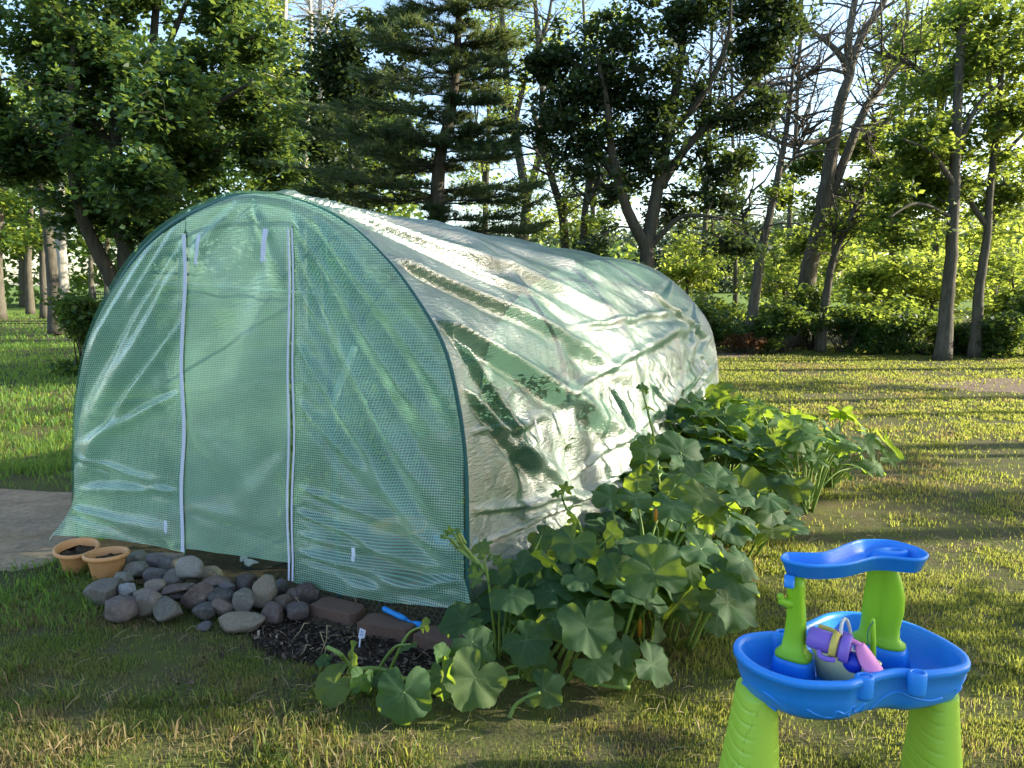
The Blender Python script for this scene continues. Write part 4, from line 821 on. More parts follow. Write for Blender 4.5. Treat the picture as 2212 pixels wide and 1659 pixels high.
STONES = [(825, 362, 170, 95, .05, (.22, .215, .19), 'pale flat-topped grey stone right behind the front flower pot', 0, 1),
 (985, 378, 170, 120, .06, (.19, .175, .185), 'lavender grey stone tucked under the hem of the left panel', 0, 1), (1060, 405, 195, 150, .075, (.12, .115, .118), 'big smooth dark grey stone beside the pale topmost stone', -.3, 1),
 (1200, 450, 165, 178, .13, PL, 'pale whitish upright stone standing highest on the pile', 0, .8), (810, 442, 165, 100, .06, (.21, .20, .175), 'tan grey stone behind the weeds in the pile', 0, 1),
 (950, 492, 145, 115, .08, (.105, .10, .11), 'dark grey stone between the weeds and the brownish grey stone', 0, .9), (1090, 512, 145, 120, .075, (.15, .135, .12), 'brownish grey rounded stone just below the pale topmost stone', 0, .9),
 (1340, 478, 150, 100, .05, (.23, .20, .15), 'tan stone half hidden behind the pale topmost stone', 0, 1), (1295, 492, 100, 90, .06, (.17, .14, .12), 'small brown stone wedged against the pale topmost stone', 0, 1),
 (720, 515, 125, 80, .06, (.26, .25, .22), 'pale tan stone at the front foot of the orange pot', .2, 1), (580, 612, 230, 175, .075, (.15, .14, .13), 'large grey brown stone at the pot end of the pile', -.2, 1),
 (745, 600, 115, 95, .085, (.30, .32, .35), 'bluish white stone with flat face among the weeds', 0, .8), (945, 572, 125, 100, .10, (.23, .205, .175), 'tan grey stone above the long tilted slab', 0, .9),
 (680, 728, 215, 172, .07, (.13, .105, .105), 'broad round purple brown stone at the front of the pile', 0, .9), (842, 640, 110, 85, .09, (.24, .20, .16), 'light brown stone behind the broad purple one', -.2, .9),
 (892, 690, 240, 150, .085, (.155, .135, .125), 'long grey slab stone tilted across the front', -.75, .7), (1110, 585, 235, 66, .11, RD, 'flat reddish slab stone lying across the middle', -.16, .8),
 (1380, 545, 240, 85, .10, (.15, .105, .088), 'long reddish brown slab at the back of the pile', -.22, .9), (1115, 638, 135, 85, .07, (.07, .042, .045), 'dark maroon stone under the flat reddish slab', 0, .9),
 (1050, 742, 172, 165, .065, (.115, .115, .105), 'round dark grey green stone in the front row', 0, .9), (1240, 650, 260, 150, .085, (.085, .058, .055), 'big dark maroon stone tilted in the middle of the pile', -.8, .7),
 (1415, 642, 165, 108, .09, (.045, .05, .055), 'smooth blue black stone resting on the mottled pinkish stone', .1, .9), (1465, 580, 105, 75, .10, (.14, .135, .15), 'small bluish grey stone below the reddish brown slab', 0, .9),
 (1590, 555, 190, 130, .085, (.062, .042, .042), 'very dark red brown stone beside the tan upright stone', -.25, .9), (1730, 608, 172, 215, .11, (.235, .20, .15), 'tall tan stone standing upright near the door', .12, .75),
 (1590, 682, 180, 162, .075, (.165, .16, .145), 'round speckled grey stone in front of the tall tan one', 0, .9), (1430, 718, 148, 120, .06, (.15, .115, .10), 'mottled pinkish brown stone in the front row', 0, .9),
 (1300, 752, 155, 115, .05, (.065, .07, .08), 'dark blue slate stone low in the front row', -.3, .9), (1560, 832, 305, 132, .05, (.22, .195, .155), 'long oval tan stone lying alone in the grass before the pile', .05, .7),
 (1848, 582, 90, 125, .075, (.085, .09, .095), 'narrow slate stone behind the tall tan one', .1, .9), (1880, 690, 122, 122, .065, (.11, .072, .058), 'rounded rusty brown stone near the brick end', 0, .9),
 (1945, 642, 110, 105, .07, (.135, .105, .10), 'dusty pinkish stone behind the rusty brown one', 0, .9), (2045, 620, 155, 140, .085, (.075, .05, .05), 'dark maroon stone leaning by the end brick', .2, .9),
 (1805, 762, 155, 135, .055, (.10, .07, .072), 'purple brown stone between the oval tan and rusty stones', 0, .9), (1975, 748, 155, 125, .055, (.095, .075, .085), 'purple grey stone touching the first brick', 0, .9),
 (1310, 862, 95, 65, .015, (.085, .09, .11), 'small bluish stone half buried in the lawn', 0, 1), (1700, 690, 90, 80, .04, (.08, .07, .065), 'small dark stone wedged under the tall tan one', 0, 1)]
for i, s in enumerate(STONES): stone(s[0], s[1], s[2], s[3], s[4], s[5], s[6], s[7], s[8], i + 1)

# ------------------------------------------------------------------ flower pots
M['terra'] = plain('orange_plastic', (0.62, 0.30, 0.125), 0.55, 0.14, 14, 0.12, 0.3)
M['pot_soil'] = M['mulch']
for c, yaw, tilt, lb in ((np.array([-2.52, 4.30, .0]), 0.4, R(9), 'orange plastic flower pot tilted beside the greenhouse corner'), (np.array([-2.285, 4.17, .0]), 0.0, R(-2), 'orange plastic flower pot standing upright by the stones')):
    pt = empty('flower_pot', c, lb, 'flower pot', 'orange pots by the stones')
    prof = [(.0, 0), (.070, 0), (.074, .006), (.096, .118), (.099, .121), (.101, .130), (.115, .132), (.121, .139), (.122, .150), (.118, .156), (.110, .158), (.104, .152), (.098, .135), (.094, .11)]
    MX = Matrix.Translation(Vector(c)) @ Matrix.Rotation(yaw, 4, 'Z') @ Matrix.Rotation(tilt, 4, 'X')
    V, F = lathe(prof, 48); V = np.array([MX @ Vector(v) for v in V]); b = MB(); b.add(V, F[:-1]); b.build('pot_wall', M['terra'], pt)
    V, F = lathe([(.094, .112), (.05, .118), (.0, .116)], 24); V = V + np.c_[np.zeros(len(V)), np.zeros(len(V)), .006 * rng.normal(size=len(V))]; V = np.array([MX @ Vector(v) for v in V]); b = MB(); b.add(V, F); b.build('soil', M['floor'], pt)

# ------------------------------------------------------------------ edging bricks, wire skirt, small litter
M['paver'] = plain('red_brown_paver', (0.14, 0.085, 0.065), .85, .3, 40, .7, .2, bscale=120)
def brick(p0, p1, hgt, dep, lb, seed):
    c = (p0 + p1) / 2; u = (p1 - p0); L = np.linalg.norm(u); u /= L; n_ = np.array([-u[1], u[0], 0])
    h = L / 2 - .004; o = [(-h, -.0), (h - .018, -.0), (h - .008, .012), (h, .03), (h - .004, dep - .03), (h - .03, dep - .008), (-h + .03, dep), (-h, dep - .02), (-h + .006, .03)]
    R_ = lambda s, z: np.array([c + u * (x * s) + n_ * ((y - dep / 2) * s + dep / 2) + np.array([0, 0, z]) for x, y in o])
    b = MB(); b.add(*loft([R_(1, 0), R_(1, hgt - .007), R_(.99, hgt - .002), R_(.965, hgt)])); ob = b.build('edging_brick', M['paver'], None, False, loc=c)
    tag(ob, lb, 'brick', 'edging bricks along the soil bed')
brick(np.array([-1.015, 3.655, 0]), np.array([-.765, 3.53, 0]), .075, .13, 'edging brick at the stone pile end of the row', 1)
brick(np.array([-.735, 3.455, 0]), np.array([-.47, 3.36, 0]), .075, .12, 'middle edging brick with worn pale speckled top', 2)
brick(np.array([-.455, 3.335, 0]), np.array([-.20, 3.17, 0]), .075, .12, 'redder edging brick partly behind squash leaves', 3)
M['wire'] = plain('dark_wire', (0.13, 0.14, 0.15), .4, .2, 30, metallic=.5)
b = MB(); path = catmull(np.array([(-1.03, 3.93, 0), (-.86, 3.80, 0), (-.70, 3.70, 0), (-.45, 3.60, 0), (-.23, 3.50, 0), (-.12, 3.42, 0)]), 10); pl = np.r_[0, np.cumsum(np.linalg.norm(np.diff(path, axis=0), axis=1))]
def onwire(u, z): return np.array([np.interp(u, pl, path[:, 0]) - .10 * z, np.interp(u, pl, path[:, 1]) - .22 * (.22 - z) + .012 * math.sin(u * 22), z + .008 * math.sin(u * 13)])
hx = .017
for i in range(int(pl[-1] / (2 * hx)) + 1):
    for j in range(9):
        u = i * 2 * hx + (j % 2) * hx; z = .012 + j * .024
        for q in ([(u, z), (u, z + .010)], [(u, z + .010), (u + hx, z + .022)], [(u, z + .010), (u - hx, z + .022)]): b.add(*tube([onwire(*s) for s in q], .0014, 3, False))
ob = b.build('chicken_wire', M['wire'], None, False); tag(ob, 'hexagonal chicken wire skirt along the base of the right front panel', 'wire mesh')
M['blue_grip'] = plain('blue_grip', (0.01, 0.22, 0.62), .4, .06, 30)
tr_ = empty('hand_trowel', G(905, 1330, .03), 'hand trowel with bright blue grip lying behind the bricks', 'trowel')
b = MB(); b.add(*tube(catmull([G(828, 1314, .10), G(850, 1325, .095), G(878, 1338, .085)], 5), [.010, .014, .0135, .013, .0125, .012, .013, .0135, .0135, .012, .010], 12)); b.build('grip', M['blue_grip'], tr_)
b = MB(); b.add(*tube([G(877, 1338, .085), G(890, 1345, .075)], .006, 8)); b.add(*tube(catmull([G(889, 1344, .075), G(905, 1350, .065), G(925, 1358, .055)], 4), [.006, .009, .013, .016, .018, .017, .013, .007, .002], 10)); b.build('blade', M['blue_grip'], tr_)
tg = empty('plant_marker', G(772, 1402), 'small white plastic plant marker stuck in the dark soil', 'plant marker')
tc_ = G(772, 1402); b = MB(); rb = lambda pts, dy: np.array([tc_ + np.array([x, dy + .02 * z, z]) for x, z in pts])
o2 = [(.012, .045), (.022, .050), (.034, .052), (.040, .088), (.014, .100), (.004, .055)]
b.add(*loft([rb(o2, 0), rb(o2, .002)])); b.build('label_plate', plain('white_plastic', (.68, .71, .85), .4, .05, 20), tg, False)
b = MB(); b.add(*loft([rb([(.002, -.01), (.010, -.01), (.018, .052), (.010, .052)], 0.0003), rb([(.002, -.01), (.010, -.01), (.018, .052), (.010, .052)], .0017)])); b.build('stake', bpy.data.materials['white_plastic'], tg, False)
ink = MB()
for pts in ([(.015, .066), (.021, .072), (.027, .067)], [(.017, .072), (.024, .064)], [(.017, .084), (.022, .080), (.029, .082)], [(.020, .088), (.024, .078)], [(.030, .074), (.033, .072)]): ink.add(*tube([tc_ + np.array([x, -.0006 + .02 * z, z]) for x, z in pts], .0011, 4))
ink.build('ink_mark', plain('blue_ink', (.10, .13, .34), .6), tg, False)
M['shard'] = plain('white_shard', (.62, .60, .56), .6, .15, 60, .3)
for q, (zx, zy, s, lb) in enumerate(((1622, 405, 1.0, 'larger crumpled white scrap on the soil under the door'), (1585, 378, .7, 'smaller flat white scrap under the door hem'))):
    c = G((100 + zx * .5425) * .5486, (2000 + zy * .5425) * .5486, .02); P = []
    for a in np.linspace(0, 6.28, 11)[:-1]: P.append((math.cos(a) * (.045 if q == 0 else .032) * (1 + .25 * rng.normal()), math.sin(a) * .018 * (1 + .3 * rng.normal())))
    P = np.array(P); zz = .012 * rng.random(10); r1 = np.c_[c[0] + P[:, 0], c[1] + P[:, 1] * .8, c[2] + P[:, 1] * .5 + zz]
    b = MB(); b.add(*loft([r1, r1 + [0, 0, .006], (r1 - r1.mean(0)) * .5 + r1.mean(0) + [0, 0, .016]])); tag(b.build('paper_scrap', M['shard'], None, False, loc=c), lb, 'litter', 'white scraps under the door')
hs = MB(); hs.add(*tube(catmull([G((100 + zx * .5425) * .5486, (2000 + zy * .5425) * .5486, .015) for zx, zy in ((1560, 425), (1640, 442), (1740, 440), (1830, 415), (1905, 402), (1990, 380))], 6), .007, 8))
tag(hs.build('drip_hose', plain('black_hose', (.012, .012, .013), .45), None, loc=np.array([-1.45, 4.4, 0])), 'thin black drip hose lying on the soil under the door', 'hose')

# ------------------------------------------------------------------ squash plants along the tunnel
def squash_mat(name, dark, light, trans):
    m, t, out = newmat(name)
    a = nd(t, 'ShaderNodeAttribute', attribute_name='vein'); oi = nd(t, 'ShaderNodeObjectInfo'); tc = nd(t, 'ShaderNodeTexCoord')
    n = noise_tex(t, 26, 4, .6, tc.outputs['Object']); n2 = noise_tex(t, 5, 3, .6, tc.outputs['Object'])
    c = mixc(t, oi.outputs['Random'], dark, light); c = mixc(t, ramp(t, oi.outputs['Random'], [(.90, 0.0), (.99, .55)]), c, (.16, .17, .03)); c = mixc(t, ramp(t, n, [(.4, 0.0), (.75, .45)]), c, tuple(1.5 * x for x in light))
    c = mixc(t, nd(t, 'ShaderNodeMath', {0: a.outputs['Fac'], 1: .6}, operation='MULTIPLY').outputs[0], c, (.10, .155, .075))
    ct = mixc(t, a.outputs['Fac'], mixc(t, n2, trans, tuple(.75 * x for x in trans)), (.55, .62, .18))
    bm_ = nd(t, 'ShaderNodeBump', {'Height': n, 'Strength': .35, 'Distance': .01})
    p = nd(t, 'ShaderNodeBsdfPrincipled', {'Base Color': c, 'Roughness': .58, 'Specular IOR Level': .22, 'Normal': bm_.outputs[0]}); tl = nd(t, 'ShaderNodeBsdfTranslucent', {'Color': ct, 'Normal': bm_.outputs[0]})
    mx = nd(t, 'ShaderNodeMixShader', {0: .42, 1: p.outputs[0], 2: tl.outputs[0]}); t.links.new(mx.outputs[0], out.inputs[0]); return m
M['squash'] = squash_mat('squash_leaf', (.018, .052, .023), (.038, .088, .036), (.42, .60, .035))
M['zucchini'] = squash_mat('zucchini_leaf', (.034, .088, .024), (.065, .135, .038), (.42, .62, .035))
M['stalk'] = plain('squash_stalk', (.16, .24, .05), .55, .25, 30, .2)
M['flower'] = leaf_mat('squash_flower', (.5, .22, .02), (.65, .36, .05), (.7, .4, .05), .4)
def leaf_mesh(seed, deep, serr=.012):
    rg = np.random.default_rng(seed); nA, nR = 96, 9
    th = np.linspace(-math.pi, math.pi, nA, endpoint=False) + math.pi / nA; lob = np.array([0, 1.08, -1.08, 2.16, -2.16]) + rg.normal(size=5) * .12; amp = np.array([1, .96, .96, .88, .88]) * (1 + rg.normal(size=5) * .10)
    g = np.max(amp[:, None] * np.exp(-((th[None] - lob[:, None]) / (.56 - .24 * deep)) ** 2), 0); r = (1 - .14 - .50 * deep) + (.14 + .50 * deep) * g
    sw = .30 + .12 * rg.random(); sn = np.clip((math.pi - np.abs(th)) / sw, 0, 1); r = r * (.14 + .86 * sn ** .8)
    r = r + serr * np.sign(np.sin(th * 23)) * np.abs(np.sin(th * 23)) ** .7 * np.clip(sn * 2 - .6, 0, 1) + .012 * rg.normal(size=nA)
    rho = np.linspace(0.03, 1, nR) ** .85; rr = rho[:, None] * r[None]; x = rr * np.sin(th); y = rr * np.cos(th)
    dth = np.min(np.abs(th[:, None] - lob[None]), 1); vd = dth[None] * rr; vein = np.exp(-(vd / .020) ** 2) * np.clip(1.15 - rho[:, None], 0, 1)
    sv = np.abs(((rr * 6.5 - dth[None] * 3.2) % 1.0) - .5) * 2; vein = np.maximum(vein, .35 * np.clip((sv - .86) / .14, 0, 1) * (dth[None] > .03))
    ph = rg.random(4) * 6.28; cup = .10 + .16 * rg.random(); drp = .08 + .20 * rg.random()
    z = cup * np.clip(.5 - rr, -.1, .5) ** 2 * -1.0 + .16 * rr ** 2 * np.sin(2 * th + ph[0]) * .6 + .08 * rr ** 2 * np.sin(5 * th + ph[1]) + .045 * rr ** 3 * np.sin(8 * th + ph[2]) + .03 * rr ** 3 * np.sin(13 * th + ph[3]) - drp * rr ** 2.2 * .7 + .030 * rr * (1 - np.exp(-(dth[None] / .30) ** 2)) - .006 * vein
    z += (.06 + .26 * rg.random()) * np.abs(x) ** 1.2 * (1 if rg.random() < .7 else -.6) + .10 * rr ** 2 * (vnoise(x * 2.2 + seed * 5, y * 2.2, seed + 60) - .5) * 2
    z += .02 * (vnoise(x * 6 + seed * 9, y * 6, seed) - .5)
    V = np.stack([x, y, z], -1).reshape(-1, 3); F = []
    for i in range(nR - 1):
        for j in range(nA): F.append((i * nA + j, (i + 1) * nA + j, (i + 1) * nA + (j + 1) % nA, i * nA + (j + 1) % nA))
    c0 = len(V); V = np.r_[V, [[0, 0, z[0].mean()]]]; F += [(c0, j, (j + 1) % nA) for j in range(nA)]
    me = mesh(V, F, 'squash_leaf', attrs={'vein': np.r_[vein.reshape(-1), .8]}); me.polygons.foreach_set('use_smooth', np.ones(len(me.polygons), bool)); return me
SQ = [leaf_mesh(i, .10 + .09 * (i % 4)) for i in range(8)]; ZU = [leaf_mesh(50 + i, .65 + .1 * (i % 4), .035) for i in range(6)]
for me in SQ: me.materials.append(M['squash'])
for me in ZU: me.materials.append(M['zucchini'])
SPL = [('squash plant sprawling onto the lawn nearest the bricks', (.98, -.42)), ('squash plant at the front corner of the greenhouse', (1.62, -.05)), ('squash plant with the biggest broad leaves beside the long wall', (2.0, .70)), ('squash plant in the middle of the long wall row', (2.0, 1.6)), ('squash plant behind the toy table, next to the zucchini', (2.05, 2.5)),
       ('upright zucchini plant with jagged leaves at the rear corner', (1.9, 3.7)), ('upright zucchini plant with jagged leaves spreading onto the open lawn', (2.45, 3.05))]
PLANTS = []
for i, (lb, l) in enumerate(SPL):
    p = gw(np.array([l[0], l[1], 0.0])); z = i > 4
    PLANTS.append([empty('zucchini_plant' if z else 'squash_plant', p, lb, 'zucchini plant' if z else 'squash plant', 'squash plants along the greenhouse'), p, MB(), 0, z])
lrg = np.random.default_rng(404)
def put_leaf(pos, nrm, tip, R_, plant=None, me=None, root=None):
    pos = np.asarray(pos, float)
    if plant is None:
        sel = [q for q in PLANTS]; plant = min(sel, key=lambda q: np.linalg.norm(q[1][:2] - pos[:2]) + (0.004 * q[3]))
    nrm = Vector(nrm).normalized(); tip = Vector(tip); tip = (tip - nrm * tip.dot(nrm)).normalized(); sx = tip.cross(nrm)
    Mx = Matrix(((sx.x, tip.x, nrm.x), (sx.y, tip.y, nrm.y), (sx.z, tip.z, nrm.z))).to_4x4()
    me = me or (ZU if plant[4] else SQ)[int(lrg.integers(0, 6))]
    o = bpy.data.objects.new('leaf', me); COL.objects.link(o); o.parent = plant[0]
    o.matrix_local = Matrix.Translation(Vector(pos - plant[1])) @ Mx @ Matrix.Diagonal((R_ * (.9 + .2 * lrg.random()), R_, R_, 1)); plant[3] += 1
    if root is None:
        d = plant[1][:2] - pos[:2]; L = np.linalg.norm(d); pull = min(1, (.10 + .5 * pos[2]) / (L + 1e-6)) * (.5 + .5 * lrg.random()); root = np.array([*(pos[:2] + d * pull + lrg.normal(size=2) * .03), .01])
    top = pos - np.array(nrm) * .004; mid = root * .45 + top * .55 + np.array([0, 0, .16 * np.linalg.norm(top - root)]); mid[2] = min(mid[2], top[2] + .02)
    plant[2].add(*tube(catmull([root, mid, top], 5), np.linspace(.0085, .0045, 11) * (.8 + R_ * 1.6), 6)); return o, plant
z3 = lambda x, y: ((1700 + x * .663) * .5486, (1800 + y * .663) * .5486)
z2 = lambda x, y: ((1100 + x * .5425) * .5486, (2000 + y * .5425) * .5486)
HERO = [(z3, 255, 1310, 330, .16, (.1, -.75, .6), (-.3, -.6)), (z3, 60, 1300, 230, .15, (-.75, -.55, .3), (-.2, -1)), (z3, 240, 1095, 275, .25, (.15, -.6, .75), (.8, -.5)), (z3, 560, 1085, 280, .26, (-.1, -.6, .75), (.5, -.8)),
        (z3, 920, 1000, 330, .32, (.1, -.75, .65), (.2, -1)), (z3, 725, 955, 215, .30, (-.2, -.5, .8), (-.7, -.6)), (z3, 960, 1220, 220, .20, (.0, -.65, .7), (.6, -.6)), (z3, 1130, 1120, 200, .22, (.3, -.5, .7), (.2, -1)), (z3, 1310, 1230, 250, .17, (.5, -.5, .75), (.9, -.4)),
        (z3, 1110, 1245, 180, .12, (.1, -.7, .6), (.3, -1)), (z3, 665, 1375, 230, .13, (-.3, -.5, .8), (.9, -.7)), (z3, 620, 1220, 210, .16, (-.3, -.7, .5), (.2, -1)), (z3, 190, 965, 270, .28, (-.2, -.35, .9), (-.9, -.2)), (z3, 470, 815, 235, .40, (.05, -.25, .95), (.3, -1)),
        (z3, 1325, 690, 320, .48, (-.05, -.80, .55), (-.25, 1)), (z3, 1530, 660, 190, .45, (.3, -.7, .5), (.4, -1)), (z3, 1165, 795, 215, .42, (.1, -.25, .95), (.8, -.4)), (z3, 1760, 860, 350, .34, (.35, -.55, .8), (.8, -.7)), (z3, 1790, 720, 300, .46, (.25, -.35, .9), (.9, -.5)),
        (z3, 1090, 655, 225, .46, (-.15, -.5, .85), (-.6, -.7)), (z3, 840, 505, 245, .52, (-.35, -.6, .8), (-.5, -.8)), (z3, 650, 465, 170, .46, (-.2, -.6, .7), (.4, -.8)), (z3, 1260, 520, 255, .54, (.1, -.3, .95), (.7, -.4)), (z3, 1600, 540, 270, .54, (.2, -.35, .95), (.8, -.5)), (z3, 1075, 460, 150, .56, (-.8, -.5, .25), (-.3, 1)),
        (z3, 1510, 910, 140, .22, (.1, -.8, .4), (.2, -1)), (z3, 1690, 985, 140, .12, (.2, -.7, .6), (.1, -1)), (z3, 540, 635, 185, .44, (.1, -.4, .9), (.6, -.6)), (z3, 605, 705, 130, .40, (-.6, -.4, .6), (.9, .3)), (z3, 700, 740, 170, .38, (.2, -.5, .8), (.5, -.6)), (z3, 400, 690, 150, .42, (-.3, -.5, .7), (.2, -1)),
        (z3, 290, 560, 110, .55, (-.2, -.5, .8), (.5, .6)), (z3, 870, 720, 180, .42, (.0, -.5, .8), (.5, -.8)), (z3, 1850, 610, 230, .52, (.5, -.4, .8), (1, -.5)), (z3, 1210, 240, 220, .55, (.0, -.3, .9), (.8, .1)), (z3, 1430, 290, 260, .58, (.1, -.3, .9), (.9, -.1)), (z3, 1690, 130, 250, .60, (.1, -.35, .9), (.5, -.5)),
        (z3, 1600, 230, 260, .60, (.1, -.4, .9), (.8, -.3)), (z3, 1450, 160, 190, .58, (-.3, -.5, .8), (-.6, .5)), (z3, 1060, 235, 210, .55, (-.1, -.4, .9), (-.8, -.4)), (z3, 1820, 240, 220, .6, (.2, -.3, .9), (.7, -.5)), (z3, 1640, 330, 200, .52, (-.4, -.5, .6), (.9, .2)), (z3, 1220, 140, 160, .58, (-.3, -.6, .6), (-.4, -.8)),
        (z2, 905, 1335, 370, .14, (.0, -.85, .5), (.0, -1)), (z2, 530, 1085, 210, .17, (-.9, -.35, .2), (-.2, 1)), (z2, 400, 1270, 270, .11, (-.25, -.65, .7), (-.7, -.7)), (z2, 600, 1240, 180, .13, (.7, -.6, .3), (.1, -1)), (z2, 1050, 855, 110, .30, (-.7, -.5, .3), (.3, 1)), (z2, 945, 985, 150, .20, (-.3, .2, .9), (-.9, -.3)),
        (z2, 1180, 1075, 170, .22, (.8, -.4, .3), (.0, 1)), (z2, 330, 1110, 110, .12, (.0, -.3, .9), (-1, 0)), (z2, 700, 1235, 110, .10, (-.4, -.6, .6), (.2, -1))]
for fz, zx, zy, sz, h, nrm, tp in HERO:
    px, py = fz(zx, zy); p = G(px, py, h); s0 = (.663 if fz is z3 else .5425) * .5486 * SCL * np.linalg.norm(p - [0, 0, CAM_H]) / FOC
    put_leaf(p, nrm, (tp[0], tp[1] * .8, tp[1] * .55 if abs(nrm[2]) < .7 else -.1), sz * s0 * .56)
n_ = 0
while n_ < 235:
    u = lrg.random(); v = -.15 + 4.0 * lrg.random(); inner = 1.50 - .02 * v; wdt = (.80 + .42 * math.exp(-((v - 1.9) / 1.1) ** 2)) * (1 if v > .1 else .75); x = inner + wdt * u
    hmax = (.30 + .30 * math.sin(math.pi * min(1, u * .75 + .2))) * (1.0 if v < 2.9 else 1.15) * (1 - .62 * max(0, min(1, (2.9 - v) / 1.6)) * (1 - .75 * u)); h = hmax * (.55 + .45 * lrg.random() ** .6)
    p = gw(np.array([x, v, h])); R_ = .10 + .095 * lrg.random()
    nr = lrg.normal(size=3) * .30 + [0.14, -.10, .95]; tp = lrg.normal(size=3); tp[2] *= .2; put_leaf(p, nr, tp, R_); n_ += 1
for pl_i, (ox, oy) in ((5, (1.95, 3.55)), (6, (2.4, 3.35)), (5, (1.85, 4.1)), (6, (2.65, 2.8)), (6, (2.75, 3.6))):
    for i in range(19):
        a = lrg.random() * 6.28; e = lrg.random(); r = .10 + .38 * e; p = gw(np.array([ox + r * math.cos(a), oy + r * math.sin(a), .60 - .34 * e ** 1.5 + .06 * lrg.normal()])); d = GA * math.cos(a) + GB * math.sin(a)
        put_leaf(p, Vector(d * (.55 * e + .2) + lrg.normal(size=3) * .28 + [0, -.1, .75]), Vector(d + lrg.normal(size=3) * .3 + [0, 0, -.3]), .10 + .07 * lrg.random(), PLANTS[pl_i], None, gw(np.array([ox + lrg.normal() * .03, oy + lrg.normal() * .03, .02])))
# creeping vines, a climbing shoot at the corner, flowers
def vine(i, pts, r0=.011, r1=.006): PLANTS[i][2].add(*tube(catmull(pts, 6), np.linspace(r0, r1, 6 * (len(pts) - 1) + 1), 7))
vine(0, [G(*z2(650, 1165), .05), G(*z2(760, 1175), .04), G(*z2(900, 1240), .05), G(*z2(1080, 1190), .06), G(*z3(330, 1280), .05), G(*z3(520, 1230), .06)])
vine(0, [G(*z2(350, 1010), .16), G(*z2(440, 1060), .15), G(*z2(480, 1110), .10), G(*z2(560, 1170), .06), G(*z2(650, 1165), .05)], .009, .011)
vine(0, [G(*z3(460, 1550), .0), G(*z3(500, 1470), .05), G(*z3(580, 1420), .10), G(*z3(640, 1400), .13)], .009, .006); vine(0, [G(*z3(350, 1470), .0), G(*z3(380, 1390), .06), G(*z3(450, 1320), .12), G(*z3(520, 1305), .13)], .011, .008)
vine(0, [G(*z3(640, 1050), .13), G(*z3(760, 1090), .11), G(*z3(860, 1140), .09), G(*z3(1000, 1180), .08)], .010, .008); vine(1, [G(*z3(1180, 1370), .03), G(*z3(1000, 1350), .03), G(*z3(850, 1290), .04)], .010, .007)
sh = [G(*z3(330, 690), .40), G(*z3(250, 600), .46), G(*z3(190, 530), .52), G(*z3(150, 455), .58)]; vine(1, sh, .012, .008); vine(1, [G(*z3(330, 690), .38), G(*z3(230, 600), .44), G(*z3(150, 540), .47), G(*z3(130, 510), .49)], .010, .006)
for zx, zy, sz, h in ((100, 440, 60, .60), (150, 440, 55, .6), (125, 500, 50, .52), (70, 475, 40, .57), (310, 520, 110, .55), (370, 600, 90, .5), (240, 660, 90, .42), (260, 720, 120, .4), (430, 640, 110, .44)):
    p = G(*z3(zx, zy), h); s0 = .663 * .5486 * SCL * np.linalg.norm(p - [0, 0, CAM_H]) / FOC; put_leaf(p, lrg.normal(size=3) * .4 + [-.2, -.5, .6], lrg.normal(size=3), sz * s0 * .55, PLANTS[1], ZU[int(lrg.integers(0, 6))], G(*z3(zx * .6 + 110, zy * .6 + 250), h - .06))
M['bud'] = M['flower']
for zx, zy, h, s, pi_ in ((575, 945, .22, .030, 1), (1235, 1020, .20, .042, 1), (1290, 880, .26, .036, 2), (935, 525, .42, .038, 2), (1330, 350, .60, .032, 3)):
    p = G(*z3(zx, zy), h); b = MB(); V, F = lathe([(.0, -.9), (.16, -.75), (.24, -.2), (.30, .25), (.20, .8), (.05, 1.15)], 10); b.add(V * s + p, F); b.build('flower', M['flower'], PLANTS[pi_][0]); PLANTS[pi_][2].add(*tube([p + [.0, .01, -s * .8], p + [.02, .03, -s * 2.5], [p[0] + .03, p[1] + .05, .01]], .004, 5))
for q in PLANTS: q[2].build('stalk', M['stalk'], q[0])
# tall climbing shoots in front of the wall
def shoot(lb, pts, lv, cat='climbing plant'):
    P = catmull(np.array(pts), 8); b0 = np.array([P[0][0], P[0][1], 0]); ob = empty('climbing_shoot', b0, lb, cat, 'climbing shoots against the greenhouse wall'); b = MB(); b.add(*tube(P, np.linspace(.012, .005, len(P)), 6)); pl_ = [ob, b0, b, 0, True]
    for f, R_, s in lv:
        i = int(f * (len(P) - 1)); d = np.array([s * GB[0], s * GB[1], .1]) + lrg.normal(size=3) * .2; p = P[i] + d * R_ * 1.1; put_leaf(p, lrg.normal(size=3) * .45 + [.2, -.4, .6], d + [0, 0, -.5], R_, pl_, (SQ if R_ > .06 else ZU)[int(lrg.integers(0, 6))], P[i])
    b.build('stem', M['stalk'], ob)
def wl(x, y, z): return gw(np.array([x, y, z]))
bx = G(1395, 1085, .30); Ys = bx[1]
shoot('tall thin climbing shoot standing before the long film wall', [[bx[0] + .02, Ys, .02], Wp(1393, 1040, Ys), Wp(1402, 990, Ys), Wp(1412, 950, Ys), Wp(1402, 900, Ys), Wp(1392, 860, Ys), Wp(1384, 830, Ys)],
      [(.99, .035, -1), (.95, .04, 1), (.9, .03, 1), (.72, .055, 1), (.5, .045, -1), (.45, .07, 1), (.40, .10, -1), (.33, .06, -1), (.30, .085, -1), (.2, .08, 1), (.97, .03, -.4)])
bx = G(1225, 1230, .2); Ys = bx[1]
shoot('short curling shoot low against the film wall', [[bx[0] + .05, Ys - .05, .02], Wp(1255, 1150, Ys), Wp(1222, 1095, Ys), Wp(1212, 1062, Ys)], [(.98, .03, -1), (.9, .045, 1), (.8, .03, -1), (.6, .06, 1), (.5, .05, -1)])
bx = G(1420, 1120, .3); Ys = bx[1] - .1
